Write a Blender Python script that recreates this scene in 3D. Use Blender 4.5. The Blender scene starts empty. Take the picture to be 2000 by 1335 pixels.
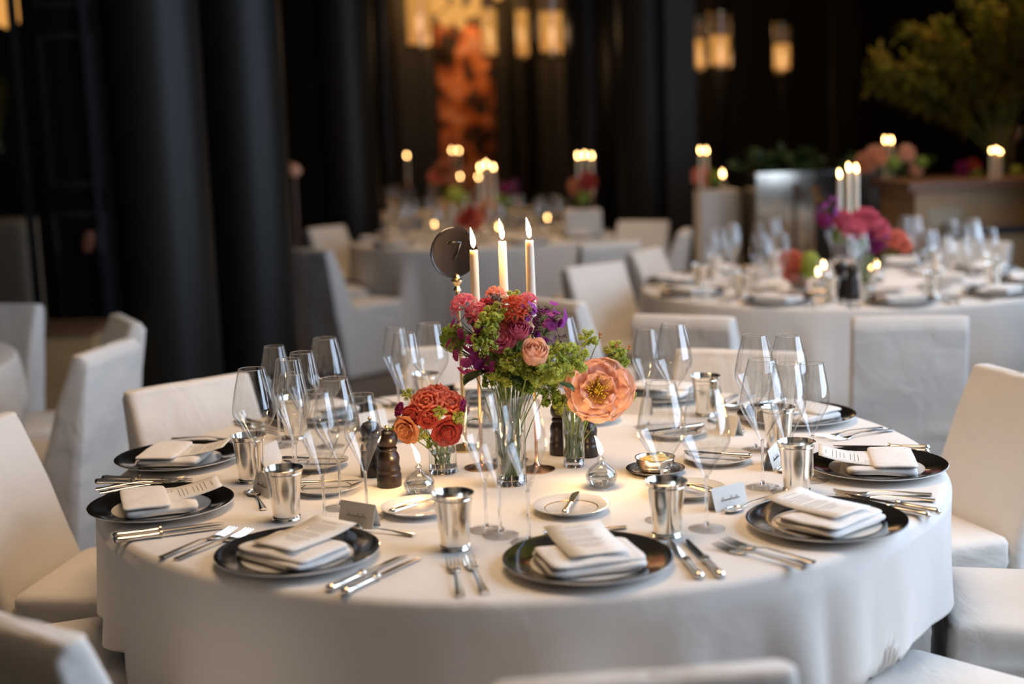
import bpy, math, random
from mathutils import Vector, Matrix, noise
rnd = random.Random(7)
PI = math.pi
sc = bpy.context.scene
col = sc.collection

# ------------------------------------------------------------------ camera
CAMZ, FPX, PITCH, ROLL = 1.549, 2646.0, 0.15544, -0.03549
fwd = Vector((0, math.cos(PITCH), -math.sin(PITCH)))
rt0 = Vector((1, 0, 0)); up0 = rt0.cross(fwd)
rgt = math.cos(ROLL) * rt0 + math.sin(ROLL) * up0
upv = -math.sin(ROLL) * rt0 + math.cos(ROLL) * up0
cam_data = bpy.data.cameras.new('camera'); cam = bpy.data.objects.new('camera', cam_data); col.objects.link(cam)
cam.matrix_world = Matrix(((rgt.x, upv.x, -fwd.x, 0), (rgt.y, upv.y, -fwd.y, 0), (rgt.z, upv.z, -fwd.z, CAMZ), (0, 0, 0, 1)))
cam_data.sensor_width = 36; cam_data.lens = FPX / 2000 * 36; cam_data.clip_start = .05; cam_data.clip_end = 60
cam_data.dof.use_dof = True; cam_data.dof.focus_distance = 3.08; cam_data.dof.aperture_fstop = 1.45
sc.camera = cam

# ------------------------------------------------------------------ world, exposure, lights
w = bpy.data.worlds.new('world'); sc.world = w; w.use_nodes = True
w.node_tree.nodes['Background'].inputs[0].default_value = (1.0, .72, .45, 1); w.node_tree.nodes['Background'].inputs[1].default_value = .012
sc.view_settings.view_transform = 'Standard'; sc.view_settings.look = 'None'; sc.view_settings.gamma = 1; sc.view_settings.use_curve_mapping = False
sc.view_settings.exposure = -0.28
sc.cycles.use_denoising = True
sc.cycles.max_bounces = 14; sc.cycles.diffuse_bounces = 3; sc.cycles.glossy_bounces = 12; sc.cycles.transmission_bounces = 10; sc.cycles.transparent_max_bounces = 32
sc.cycles.caustics_reflective = False; sc.cycles.caustics_refractive = True
sc.cycles.sample_clamp_indirect = 4; sc.cycles.sample_clamp_direct = 0


def area(name, loc, target, sx, sy, power, color):
    l = bpy.data.lights.new(name, 'AREA'); l.shape = 'RECTANGLE'; l.size = sx; l.size_y = sy; l.energy = power; l.color = color
    o = bpy.data.objects.new(name, l); col.objects.link(o); o.location = loc
    o.rotation_euler = (Vector(target) - Vector(loc)).to_track_quat('-Z', 'Y').to_euler()
    return o


DAY = (.60, .76, 1.0)
WX, WJ = 3.10, 7.55                             # window wall, and where the room widens beyond it
WINS = [(2.5, 2.6), (6.3, 1.4)]                # window centres along that wall and widths
area('daylight', (WX - .06, 2.5, 2.4), (0, 2.5, 2.4), 2.6, 3.0, 218, DAY)
area('daylight', (WX - .06, 6.3, 2.4), (0, 6.3, 2.4), 1.4, 3.0, 75, DAY)
for lx, ly, pw in ((.0, 3.5, 38), (1.5, 6.6, 24), (-.2, 10.2, 24), (3.3, 8.4, 28)):
    area('overhead_fill', (lx, ly, 4.4), (lx, ly, 0), 1.8, 1.8, pw, (1.0, .66, .38)).data.spread = math.radians(95)  # unseen warm fill from above; the last is added to brighten the counter
area('reflection_fill', (-.6, -1.2, 4.3), (-.6, -2.5, 1.8), 3.0, .4, 20, (1.0, .60, .32))  # added unseen lamp; brightens the front wall for reflections in the silver
area('niche_light', (-.2, 14.6, 3.7), (-.3, 16.6, 1.6), .5, .5, 130, (1.0, .55, .22))

# ------------------------------------------------------------------ pixel helpers (only to turn positions on a surface into metres)
def ray(px, py):
    return fwd + rgt * ((px - 1000) / FPX) - upv * ((py - 667.5) / FPX)
def P(px, py, z):
    d = ray(px, py); return Vector((0, 0, CAMZ)) + d * ((z - CAMZ) / d.z)
def PY(px, py, y):
    d = ray(px, py); return Vector((0, 0, CAMZ)) + d * (y / d.y)
def toview(p):
    d = Vector(p) - Vector((0, 0, CAMZ)); zz = d.dot(fwd); return 1000 + FPX * d.dot(rgt) / zz, 667.5 - FPX * d.dot(upv) / zz

# ------------------------------------------------------------------ materials
MATS = {}
def nt(name):
    m = bpy.data.materials.new(name); m.use_nodes = True; MATS[name] = m
    return m, m.node_tree.nodes, m.node_tree.links, m.node_tree.nodes['Principled BSDF']
def pbr(name, c, rough=.6, metal=0, var=.06, scale=12, bump=0, bscale=300, sub=0, spec=.5, sheen=0, coat=0, trans=0, subr=(1, .5, .25)):
    m, N, L, b = nt(name)
    tc = N.new('ShaderNodeTexCoord'); nz = N.new('ShaderNodeTexNoise'); nz.inputs['Scale'].default_value = scale; nz.inputs['Detail'].default_value = 3
    L.new(tc.outputs['Object'], nz.inputs['Vector'])
    mx = N.new('ShaderNodeMix'); mx.data_type = 'RGBA'
    mx.inputs[6].default_value = (*[max(0, v * (1 - var)) for v in c], 1); mx.inputs[7].default_value = (*[min(1, v * (1 + var)) for v in c], 1)
    L.new(nz.outputs['Fac'], mx.inputs[0]); L.new(mx.outputs[2], b.inputs['Base Color'])
    b.inputs['Roughness'].default_value = rough; b.inputs['Metallic'].default_value = metal; b.inputs['Specular IOR Level'].default_value = spec
    if bump:
        n2 = N.new('ShaderNodeTexNoise'); n2.inputs['Scale'].default_value = bscale; L.new(tc.outputs['Object'], n2.inputs['Vector'])
        bp = N.new('ShaderNodeBump'); bp.inputs['Strength'].default_value = bump; bp.inputs['Distance'].default_value = .004
        L.new(n2.outputs['Fac'], bp.inputs['Height']); L.new(bp.outputs[0], b.inputs['Normal'])
    if sub:
        b.inputs['Subsurface Weight'].default_value = sub; b.inputs['Subsurface Scale'].default_value = .012; b.inputs['Subsurface Radius'].default_value = subr
    if sheen: b.inputs['Sheen Weight'].default_value = sheen
    if coat: b.inputs['Coat Weight'].default_value = coat; b.inputs['Coat Roughness'].default_value = .08
    if trans: b.inputs['Transmission Weight'].default_value = trans
    return m
def cloth(name, c, wr=.25, wscale=5, fine=.12):
    m, N, L, b = nt(name)
    tc = N.new('ShaderNodeTexCoord')
    big = N.new('ShaderNodeTexNoise'); big.inputs['Scale'].default_value = wscale; big.inputs['Detail'].default_value = 4; big.inputs['Distortion'].default_value = 1.2
    wv = N.new('ShaderNodeTexNoise'); wv.inputs['Scale'].default_value = 420; wv.inputs['Detail'].default_value = 1
    L.new(tc.outputs['Object'], big.inputs['Vector']); L.new(tc.outputs['Object'], wv.inputs['Vector'])
    b1 = N.new('ShaderNodeBump'); b1.inputs['Strength'].default_value = wr; b1.inputs['Distance'].default_value = .03
    b2 = N.new('ShaderNodeBump'); b2.inputs['Strength'].default_value = fine; b2.inputs['Distance'].default_value = .002
    L.new(big.outputs['Fac'], b1.inputs['Height']); L.new(wv.outputs['Fac'], b2.inputs['Height']); L.new(b1.outputs[0], b2.inputs['Normal']); L.new(b2.outputs[0], b.inputs['Normal'])
    mx = N.new('ShaderNodeMix'); mx.data_type = 'RGBA'
    mx.inputs[6].default_value = (*[v * .97 for v in c], 1); mx.inputs[7].default_value = (*c, 1)
    L.new(wv.outputs['Fac'], mx.inputs[0]); L.new(mx.outputs[2], b.inputs['Base Color'])
    b.inputs['Roughness'].default_value = .85; b.inputs['Sheen Weight'].default_value = .15; b.inputs['Specular IOR Level'].default_value = .25
    return m
def emit(name, c, s, c2=None, axis='Z'):
    m, N, L, b = nt(name); N.remove(b); e = N.new('ShaderNodeEmission'); e.inputs[1].default_value = s; e.inputs[0].default_value = (*c, 1)
    if c2:
        g = N.new('ShaderNodeTexCoord'); sp = N.new('ShaderNodeSeparateXYZ'); r = N.new('ShaderNodeValToRGB')
        L.new(g.outputs['Generated'], sp.inputs[0]); L.new(sp.outputs[2], r.inputs[0]); L.new(r.outputs[0], e.inputs[0])
        r.color_ramp.elements[0].color = (*c2, 1); r.color_ramp.elements[1].color = (*c, 1); r.color_ramp.elements[1].position = .45
    L.new(e.outputs[0], N['Material Output'].inputs[0]); return m
def thin_glass(name, tint=(.985, .99, .985), edge=(.25, .24, .23), gain=2.8):
    m, N, L, b = nt(name); N.remove(b)
    lw = N.new('ShaderNodeLayerWeight'); lw.inputs[0].default_value = .5
    pw = N.new('ShaderNodeMath'); pw.operation = 'POWER'; pw.inputs[1].default_value = 3.4; L.new(lw.outputs['Facing'], pw.inputs[0])
    ml = N.new('ShaderNodeMath'); ml.operation = 'MULTIPLY_ADD'; ml.inputs[1].default_value = .85; ml.inputs[2].default_value = .045 * gain; ml.use_clamp = True; L.new(pw.outputs[0], ml.inputs[0])
    p2 = N.new('ShaderNodeMath'); p2.operation = 'POWER'; p2.inputs[1].default_value = 7; L.new(lw.outputs['Facing'], p2.inputs[0])
    mx = N.new('ShaderNodeMix'); mx.data_type = 'RGBA'; mx.inputs[6].default_value = (*tint, 1); mx.inputs[7].default_value = (*edge, 1); L.new(p2.outputs[0], mx.inputs[0])
    nz = N.new('ShaderNodeTexNoise'); nz.inputs['Scale'].default_value = 9; tc = N.new('ShaderNodeTexCoord'); L.new(tc.outputs['Object'], nz.inputs[0])
    bp = N.new('ShaderNodeBump'); bp.inputs['Strength'].default_value = .05; bp.inputs['Distance'].default_value = .01; L.new(nz.outputs['Fac'], bp.inputs['Height'])
    t = N.new('ShaderNodeBsdfTransparent'); g = N.new('ShaderNodeBsdfGlossy'); g.inputs['Roughness'].default_value = .015; L.new(bp.outputs[0], g.inputs['Normal'])
    L.new(mx.outputs[2], t.inputs[0]); ms = N.new('ShaderNodeMixShader'); L.new(ml.outputs[0], ms.inputs[0]); L.new(t.outputs[0], ms.inputs[1]); L.new(g.outputs[0], ms.inputs[2])
    L.new(ms.outputs[0], N['Material Output'].inputs[0]); return m
def solid_glass(name, c=(1, 1, 1), ior=1.47):
    m, N, L, b = nt(name); b.inputs['Base Color'].default_value = (*c, 1); b.inputs['Transmission Weight'].default_value = 1; b.inputs['IOR'].default_value = ior; b.inputs['Roughness'].default_value = 0
    nz = N.new('ShaderNodeTexNoise'); nz.inputs['Scale'].default_value = 14; tc = N.new('ShaderNodeTexCoord'); L.new(tc.outputs['Object'], nz.inputs[0])
    bp = N.new('ShaderNodeBump'); bp.inputs['Strength'].default_value = .03; bp.inputs['Distance'].default_value = .01; L.new(nz.outputs['Fac'], bp.inputs['Height']); L.new(bp.outputs[0], b.inputs['Normal'])
    return m
def petal_mat(name, c, c2, rough=.55, scale=30):
    m, N, L, b = nt(name)
    tc = N.new('ShaderNodeTexCoord'); nz = N.new('ShaderNodeTexNoise'); nz.inputs['Scale'].default_value = scale; L.new(tc.outputs['Object'], nz.inputs['Vector'])
    mx = N.new('ShaderNodeMix'); mx.data_type = 'RGBA'; mx.inputs[6].default_value = (*c, 1); mx.inputs[7].default_value = (*c2, 1)
    L.new(nz.outputs['Fac'], mx.inputs[0]); L.new(mx.outputs[2], b.inputs['Base Color']); b.inputs['Roughness'].default_value = rough; b.inputs['Specular IOR Level'].default_value = .25
    t = N.new('ShaderNodeBsdfTranslucent'); L.new(mx.outputs[2], t.inputs[0]); ms = N.new('ShaderNodeMixShader'); ms.inputs[0].default_value = .42
    L.new(b.outputs[0], ms.inputs[1]); L.new(t.outputs[0], ms.inputs[2]); L.new(ms.outputs[0], N['Material Output'].inputs[0])
    return m

M_linen = cloth('white_linen', (.80, .76, .70), .22, 4)
M_chair = cloth('chair_linen', (.78, .735, .67), .30, 6)
M_napkin = cloth('napkin_linen', (.84, .805, .75), .15, 14)
M_china = pbr('white_china', (.80, .78, .74), .12, var=.02, coat=.6)
M_black = pbr('black_lacquer', (.010, .009, .008), .13, var=.1, coat=.5)
M_silver = pbr('silver', (.92, .87, .78), .17, 1, var=.05, scale=40)
M_silverd = pbr('silver_dark', (.62, .56, .47), .25, 1, var=.1, scale=60)
M_gold = pbr('rose_gold', (.86, .52, .32), .2, 1)
M_brass = pbr('brass', (.78, .58, .30), .25, 1)
M_glass = thin_glass('thin_glass')
M_foot = thin_glass('foot_glass', (.99, .99, .99), (.85, .85, .84), 1.0)
M_crys = solid_glass('crystal')
M_water = solid_glass('water', (.97, 1, .97), 1.33)
M_oil = solid_glass('lamp_oil', (1, .97, .90), 1.45)
M_wax = pbr('candle_wax', (.90, .80, .64), .5, var=.03, sub=.6, subr=(1, .7, .4))
M_wick = pbr('wick', (.02, .012, .012), .8)
M_flame = emit('candle_flame', (1, .66, .30), 340, (1, .45, .15))
M_flame_far = emit('far_candle_flame', (1, .60, .22), 42, (1, .5, .18))
M_pepper = pbr('dark_walnut', (.014, .006, .003), .34, var=.35, scale=35, coat=.15)
M_paper = pbr('white_paper', (.80, .77, .71), .8, var=.02, bump=.05, bscale=500)
M_ink = pbr('ink', (.16, .14, .13), .8)
M_disc = pbr('black_enamel', (.014, .010, .009), .16, var=.2, coat=.5)
M_butter = pbr('butter', (.86, .62, .22), .45, sub=.4, var=.12, scale=80)
M_stem = pbr('green_stem', (.16, .24, .05), .5, var=.3, scale=60)
M_leaf = pbr('green_leaf', (.035, .075, .02), .35, var=.35, scale=40, coat=.15)
M_lime = petal_mat('lime_floret', (.55, .62, .10), (.74, .78, .22))
M_green = petal_mat('green_floret', (.22, .34, .05), (.42, .54, .12))
M_plum = petal_mat('plum_petal', (.30, .02, .14), (.52, .07, .28))
M_violet = petal_mat('violet_petal', (.34, .05, .38), (.55, .13, .50))
M_pink = petal_mat('pink_petal', (.74, .10, .20), (.88, .30, .34))
M_scarlet = petal_mat('scarlet_petal', (.60, .07, .04), (.75, .15, .07))
M_red = petal_mat('red_petal', (.42, .05, .045), (.60, .11, .085))
M_coral = petal_mat('coral_petal', (.88, .26, .17), (.97, .42, .30))
M_peach = petal_mat('peach_petal', (1.0, .54, .38), (1.0, .70, .52), scale=18)
M_apricot = petal_mat('apricot_petal', (.95, .55, .36), (1.0, .68, .50), scale=18)
M_orange = petal_mat('orange_petal', (.72, .28, .13), (.80, .40, .22), scale=18)
M_stamen = petal_mat('yellow_stamen', (.85, .60, .05), (.95, .78, .15))
M_berry = pbr('dark_berry', (.07, .015, .02), .4, var=.3, scale=80)
M_wall = pbr('dark_wall', (.010, .008, .006), .5, var=.3, scale=2, spec=.3)
M_wallcream = pbr('cream_wall', (.42, .37, .30), .8)
M_wallwarm = pbr('dark_warm_wall', (.018, .015, .010), .5, var=.3, scale=2)
M_col = pbr('black_column', (.0125, .011, .0085), .48, var=.15, scale=3, spec=.30)
M_ceil = pbr('dark_ceiling', (.30, .25, .19), .8, var=.2, scale=2)
M_wood = pbr('oak_counter', (.45, .28, .13), .5, var=.25, scale=6)
M_wooddark = pbr('brown_wood', (.16, .075, .035), .45, var=.3, scale=8)
M_cream = pbr('cream_slat', (.45, .38, .27), .6)
M_mirror = pbr('tarnished_mirror', (.42, .37, .31), .10, 1, var=.35, scale=7)
M_darkgloss = pbr('dark_gloss', (.035, .038, .045), .1, 0, var=.3, coat=1)
M_chrome = pbr('chrome_fringe', (.6, .62, .66), .18, 1)
M_copper = pbr('copper_panel', (.62, .20, .06), .5, .1, var=.85, scale=3.4)
def mottle(m, stops):
    N, L = m.node_tree.nodes, m.node_tree.links; nz = [n for n in N if n.type == 'TEX_NOISE'][0]; nz.inputs['Detail'].default_value = 1; nz.inputs['Distortion'].default_value = .6
    r = N.new('ShaderNodeValToRGB'); L.new(nz.outputs['Fac'], r.inputs[0]); L.new(r.outputs[0], N['Principled BSDF'].inputs['Base Color'])
    while len(r.color_ramp.elements) < len(stops): r.color_ramp.elements.new(.5)
    for e, (p_, c_) in zip(r.color_ramp.elements, stops): e.position = p_; e.color = (*c_, 1)
mottle(M_copper, [(.38, (.03, .012, .006)), (.46, (.45, .11, .03)), (.56, (.80, .25, .08)), (.66, (.85, .42, .28))])
M_lamp = emit('lantern_glow', (1, .44, .10), .85, (1, .40, .10))
M_lampdim = emit('lantern_upper', (1, .50, .22), .10)
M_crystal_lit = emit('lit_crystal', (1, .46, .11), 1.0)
M_copperhand = pbr('copper_pink', (.55, .20, .12), .5)
M_frond = petal_mat('golden_frond', (.15, .17, .015), (.27, .22, .03))
M_frond2 = petal_mat('yellow_frond', (.27, .26, .03), (.42, .24, .04))

# floor: dark timber planks
def floor_mat():
    m, N, L, b = nt('plank_floor')
    tc = N.new('ShaderNodeTexCoord'); br = N.new('ShaderNodeTexBrick'); br.inputs['Scale'].default_value = 1
    br.inputs['Brick Width'].default_value = 1.8; br.inputs['Row Height'].default_value = .16; br.inputs['Mortar Size'].default_value = .003
    br.inputs['Color1'].default_value = (.085, .065, .048, 1); br.inputs['Color2'].default_value = (.12, .092, .068, 1); br.inputs['Mortar'].default_value = (.02, .015, .01, 1)
    L.new(tc.outputs['Object'], br.inputs['Vector']); L.new(br.outputs['Color'], b.inputs['Base Color']); b.inputs['Roughness'].default_value = .45
    return m
M_floor = floor_mat()

# ------------------------------------------------------------------ mesh builder
class MB:
    def __init__(s): s.v = []; s.f = []; s.mi = []; s.cur = 0
    def add(s, vs, fs, M=None):
        o = len(s.v)
        s.v += [(M @ Vector(q)) if M else Vector(q) for q in vs]
        s.f += [tuple(i + o for i in f) for f in fs]; s.mi += [s.cur] * len(fs); return s
    def grid(s, pts, closed_u=False, M=None, closed_v=False):
        nr = len(pts); nc = len(pts[0]); vs = [q for r in pts for q in r]; fs = []
        for i in range(nr if closed_v else nr - 1):
            for j in range(nc if closed_u else nc - 1):
                a = i * nc + j; b_ = i * nc + (j + 1) % nc; i2 = (i + 1) % nr
                fs.append((a, b_, i2 * nc + (j + 1) % nc, i2 * nc + j))
        return s.add(vs, fs, M)
    def lathe(s, prof, seg=32, M=None, cap=False):
        rows = []; vs = []; fs = []
        for r, z in prof:
            if r <= 1e-6: rows.append([len(vs)]); vs.append((0, 0, z))
            else:
                rows.append(list(range(len(vs), len(vs) + seg)))
                vs += [(r * math.cos(2 * PI * k / seg), r * math.sin(2 * PI * k / seg), z) for k in range(seg)]
        for a, b_ in zip(rows, rows[1:]):
            for k in range(seg):
                k2 = (k + 1) % seg
                if len(a) == 1 and len(b_) == 1: continue
                if len(a) == 1: fs.append((a[0], b_[k2], b_[k]))
                elif len(b_) == 1: fs.append((a[k], a[k2], b_[0]))
                else: fs.append((a[k], a[k2], b_[k2], b_[k]))
        return s.add(vs, fs, M)
    def box(s, x0, x1, y0, y1, z0, z1, M=None):
        vs = [(x, y, z) for x in (x0, x1) for y in (y0, y1) for z in (z0, z1)]
        return s.add(vs, [(0, 1, 3, 2), (4, 6, 7, 5), (0, 4, 5, 1), (2, 3, 7, 6), (0, 2, 6, 4), (1, 5, 7, 3)], M)
    def tube(s, pts, rad, seg=8, M=None, flat=1.0, cap=True):
        pts = [Vector(p) for p in pts]; n = len(pts)
        if not hasattr(rad, '__len__'): rad = [rad] * n
        vs = []; ref = Vector((0, 0, 1))
        for i, p in enumerate(pts):
            t = (pts[min(i + 1, n - 1)] - pts[max(i - 1, 0)]).normalized()
            if abs(t.dot(ref)) > .95: a = t.cross(Vector((1, 0, 0))).normalized()
            else: a = t.cross(ref).normalized()
            b_ = t.cross(a).normalized()
            for k in range(seg):
                an = 2 * PI * k / seg; vs.append(p + a * (rad[i] * math.cos(an)) + b_ * (rad[i] * flat * math.sin(an)))
        fs = [(i * seg + k, i * seg + (k + 1) % seg, (i + 1) * seg + (k + 1) % seg, (i + 1) * seg + k) for i in range(n - 1) for k in range(seg)]
        if cap: fs += [tuple(range(seg))[::-1], tuple(range((n - 1) * seg, n * seg))]
        return s.add(vs, fs, M)
    def sup(s, a, b, c, e1=.4, e2=.3, M=None, nu=24, nv=12, jit=0, seed=0):
        sg = lambda v, e: math.copysign(abs(v) ** e, v)
        rows = []
        for i in range(nv + 1):
            ph = -PI / 2 + PI * i / nv; row = []
            for j in range(nu):
                th = 2 * PI * j / nu
                q = Vector((a * sg(math.cos(ph), e1) * sg(math.cos(th), e2), b * sg(math.cos(ph), e1) * sg(math.sin(th), e2), c * sg(math.sin(ph), e1)))
                if jit: q += noise.noise_vector(q * 18 + Vector((seed, seed * 2, 0))) * jit
                row.append(q)
            rows.append(row)
        return s.grid(rows, True, M)
    def build(s, name, mats, parent=None, sharp=40, smooth=True, matrix=None, recalc=True):
        me = bpy.data.meshes.new(name); me.from_pydata([tuple(v) for v in s.v], [], s.f)
        if not isinstance(mats, (list, tuple)): mats = [mats]
        for m in mats: me.materials.append(m)
        me.polygons.foreach_set('material_index', s.mi)
        if recalc:
            import bmesh
            bm = bmesh.new(); bm.from_mesh(me); bmesh.ops.recalc_face_normals(bm, faces=bm.faces); bm.to_mesh(me); bm.free()
        if smooth:
            me.polygons.foreach_set('use_smooth', [True] * len(me.polygons))
            if sharp < 180: me.set_sharp_from_angle(angle=math.radians(sharp))
        o = bpy.data.objects.new(name, me); col.objects.link(o)
        if parent: o.parent = parent
        return o

def T(x=0, y=0, z=0): return Matrix.Translation((x, y, z))
def RX(a): return Matrix.Rotation(a, 4, 'X')
def RY(a): return Matrix.Rotation(a, 4, 'Y')
def RZ(a): return Matrix.Rotation(a, 4, 'Z')
def empty(name, loc=(0, 0, 0), rz=0):
    o = bpy.data.objects.new(name, None); col.objects.link(o); o.location = loc; o.rotation_euler = (0, 0, rz); o.empty_display_size = .05; return o
def tag(o, label=None, cat=None, group=None, kind=None):
    if label: o['label'] = label
    if cat: o['category'] = cat
    if group: o['group'] = group
    if kind: o['kind'] = kind
    return o
def copy_tree(o, parent=None):
    c = o.copy(); col.objects.link(c)
    if parent: c.parent = parent
    for ch in KIDS.get(o.name, []): copy_tree(ch, c)
    return c
KIDS = {}
PROTO = {}
def proto(key, maker):
    """Remembers a builder: the first use is the built thing itself, later uses are copies."""
    PROTO[key] = {'make': maker, 'first': None}
def kids(o):
    return [c for c in bpy.data.objects if c.parent is o]
def put(key, loc, rz=0, label=None, cat=None, group=None, scale=None, tilt=None, parts=True):
    p = PROTO[key]
    if p['first'] is None:
        o = p['make'](); p['first'] = o
        ks = kids(o); KIDS[o.name] = ks
        for k in ks: KIDS[k.name] = kids(k)
    else: o = copy_tree(p['first'])
    o.location = loc
    o.rotation_euler = tilt if tilt else (0, 0, rz)
    if tilt: o.rotation_euler[2] = rz
    s_ = scale or 1; o.scale = (s_, s_, s_) if not hasattr(s_, '__len__') else s_
    for k_ in ('group',):
        if k_ in o: del o[k_]
    return tag(o, label, cat, group)
def struct(name, mb, mat, **k):
    return tag(mb.build(name, mat, **k), kind='structure')

# ------------------------------------------------------------------ the setting
XL, XR, YB, YF, HC = -6.0, 5.6, 16.0, -2.5, 4.8
struct('floor', MB().box(XL, XR, YF, YB, -.1, 0), M_floor, smooth=False)
struct('ceiling', MB().box(XL, XR, YF, YB, HC, HC + .1), M_ceil, smooth=False)
struct('wall_left', MB().box(XL - .15, XL, YF, YB, 0, HC), M_wall, smooth=False)
struct('wall_front', MB().box(XL, XR, YF - .15, YF, 0, HC), M_wallcream, smooth=False)
struct('wall_far_right', MB().box(XR, XR + .2, WJ, YB, 0, HC), M_wall, smooth=False)
mb = MB(); prev = YF
for cy, wd in WINS:
    mb.box(WX, WX + .2, prev, cy - wd / 2, 0, HC); mb.box(WX, WX + .2, cy - wd / 2, cy + wd / 2, 0, .85); mb.box(WX, WX + .2, cy - wd / 2, cy + wd / 2, 3.95, HC); prev = cy + wd / 2
mb.box(WX, WX + .2, prev, WJ, 0, HC); mb.box(WX + .2, XR, WJ - .2, WJ, 0, HC)
struct('wall_right', mb, M_wall, smooth=False)
for i, (cy, wd) in enumerate(WINS):
    mb = MB()
    for k in range(4): yy = cy - wd / 2 + wd * k / 3; mb.box(WX + .02, WX + .08, yy - .03, yy + .03, .85, 3.95)
    for zz in (.88, 2.4, 3.92): mb.box(WX + .02, WX + .08, cy - wd / 2, cy + wd / 2, zz - .03, zz + .03)
    wf = struct('window_%d' % (i + 1), mb, M_wall, smooth=False)
    g = MB().box(WX + .045, WX + .05, cy - wd / 2, cy + wd / 2, .85, 3.95).build('pane', M_glass, wf, smooth=False)
# back wall with a warm opening in the middle
nx0, nx1 = PY(778, 200, YB).x, PY(975, 200, YB).x
mb = MB().box(XL, nx0, YB, YB + .15, 0, HC); mb.box(nx1, XR, YB, YB + .15, 0, HC); mb.box(nx0, nx1, YB, YB + .15, 3.6, HC)
struct('wall_back', mb, M_wall, smooth=False)
mb = MB().box(nx0 - .3, nx1 + .3, YB + .7, YB + .8, 0, 3.8)
struct('wall_alcove', mb, M_wallwarm, smooth=False)
# dark strips of panelling on the back wall
for n_, (x0, x1, y, mt) in enumerate([(540, 640, 12.8, M_wallwarm), (1305, 1362, 11.4, M_wallwarm), (1630, 1672, 13.5, M_wallwarm), (975, 1000, 15.1, M_wallwarm), (1045, 1110, 15.3, M_wallwarm)]):
    a, b_ = PY(x0, 400, y).x, PY(x1, 400, y).x
    struct('pillar_%d' % (n_ + 1), MB().box(a, b_, y, y + .25, 0, HC), mt, smooth=False)

# round columns
def column(px, py, y, r):
    c = PY(px, py, y)
    mb = MB().lathe([(r, 0.16), (r, HC - .2)], 48, T(c.x, y, 0))
    o = MB().lathe([(r, .16), (r, HC - .2)], 48).build('shaft', M_col, None)
    root = empty('round_column', (c.x, y, 0)); o.parent = root
    MB().lathe([(0, 0), (r + .05, 0), (r + .05, .10), (r + .02, .16), (r, .16)], 48).build('plinth', M_col, root)
    MB().lathe([(r, HC - .2), (r + .04, HC - .15), (r + .05, HC), (0, HC)], 48).build('capital', M_col, root)
    return root
for px, py, y, r, lab in [(326, 500, 7.05, .245, 'broad black round column, the one farthest left behind the empty white chairs'),
                          (492, 500, 7.9, .245, 'black round column beside the broad one, its base hidden by the near chair'),
                          (688, 400, 11.8, .25, 'black round column standing behind the far table, nearest its left end'),
                          (757, 300, 15.0, .15, 'slim black column just left of the glowing orange opening'),
                          (1155, 400, 12.4, .20, 'black round column behind the three candles on the white pedestal'),
                          (1265, 400, 11.6, .235, 'black round column behind the two tan chairs, right of the far table'),
                          (1022, 300, 15.2, .12, 'thin dark column between the two middle lanterns'),
                          (1405, 250, 13.2, .09, 'thin dark column under the pair of lanterns on the right')]:
    tag(column(px, py, y, r), lab, 'column', 'black columns')

# dark panelled door on the left with its handle
dx0, dx1 = PY(62, 300, 8.2).x, PY(232, 300, 8.2).x
dmb = MB().box(dx0, dx1, 8.2, 8.28, 0, 3.4)
door = struct('door_1', dmb, M_wall, smooth=False)
for k in range(3):
    z0 = .25 + k * 1.05
    m_ = MB().box(dx0 + .10, dx0 + .13, 8.17, 8.2, z0, z0 + .9); m_.box(dx1 - .13, dx1 - .10, 8.17, 8.2, z0, z0 + .9)
    m_.box(dx0 + .13, dx1 - .13, 8.17, 8.2, z0, z0 + .03); m_.box(dx0 + .13, dx1 - .13, 8.17, 8.2, z0 + .87, z0 + .9)
    m_.build('door_moulding', M_darkgloss, door, smooth=False)
h = PY(180, 470, 8.2)
hb = MB().sup(.035, .02, .07, .8, .8, T(h.x, 8.13, h.z) @ RY(.25)); hb.tube([(h.x, 8.2, h.z - .03), (h.x, 8.14, h.z - .02)], .012)
hb.build('door_handle', M_copperhand, door)
jx = PY(48, 300, 8.0).x
struct('trim_1', MB().box(jx - .015, jx + .015, 7.96, 8.04, 0, 3.6), M_darkgloss, smooth=False)
j2 = PY(163, 200, 8.0).x
struct('trim_2', MB().box(j2 - .018, j2 + .018, 8.12, 8.17, 0.2, 3.3), M_darkgloss, smooth=False)

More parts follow.
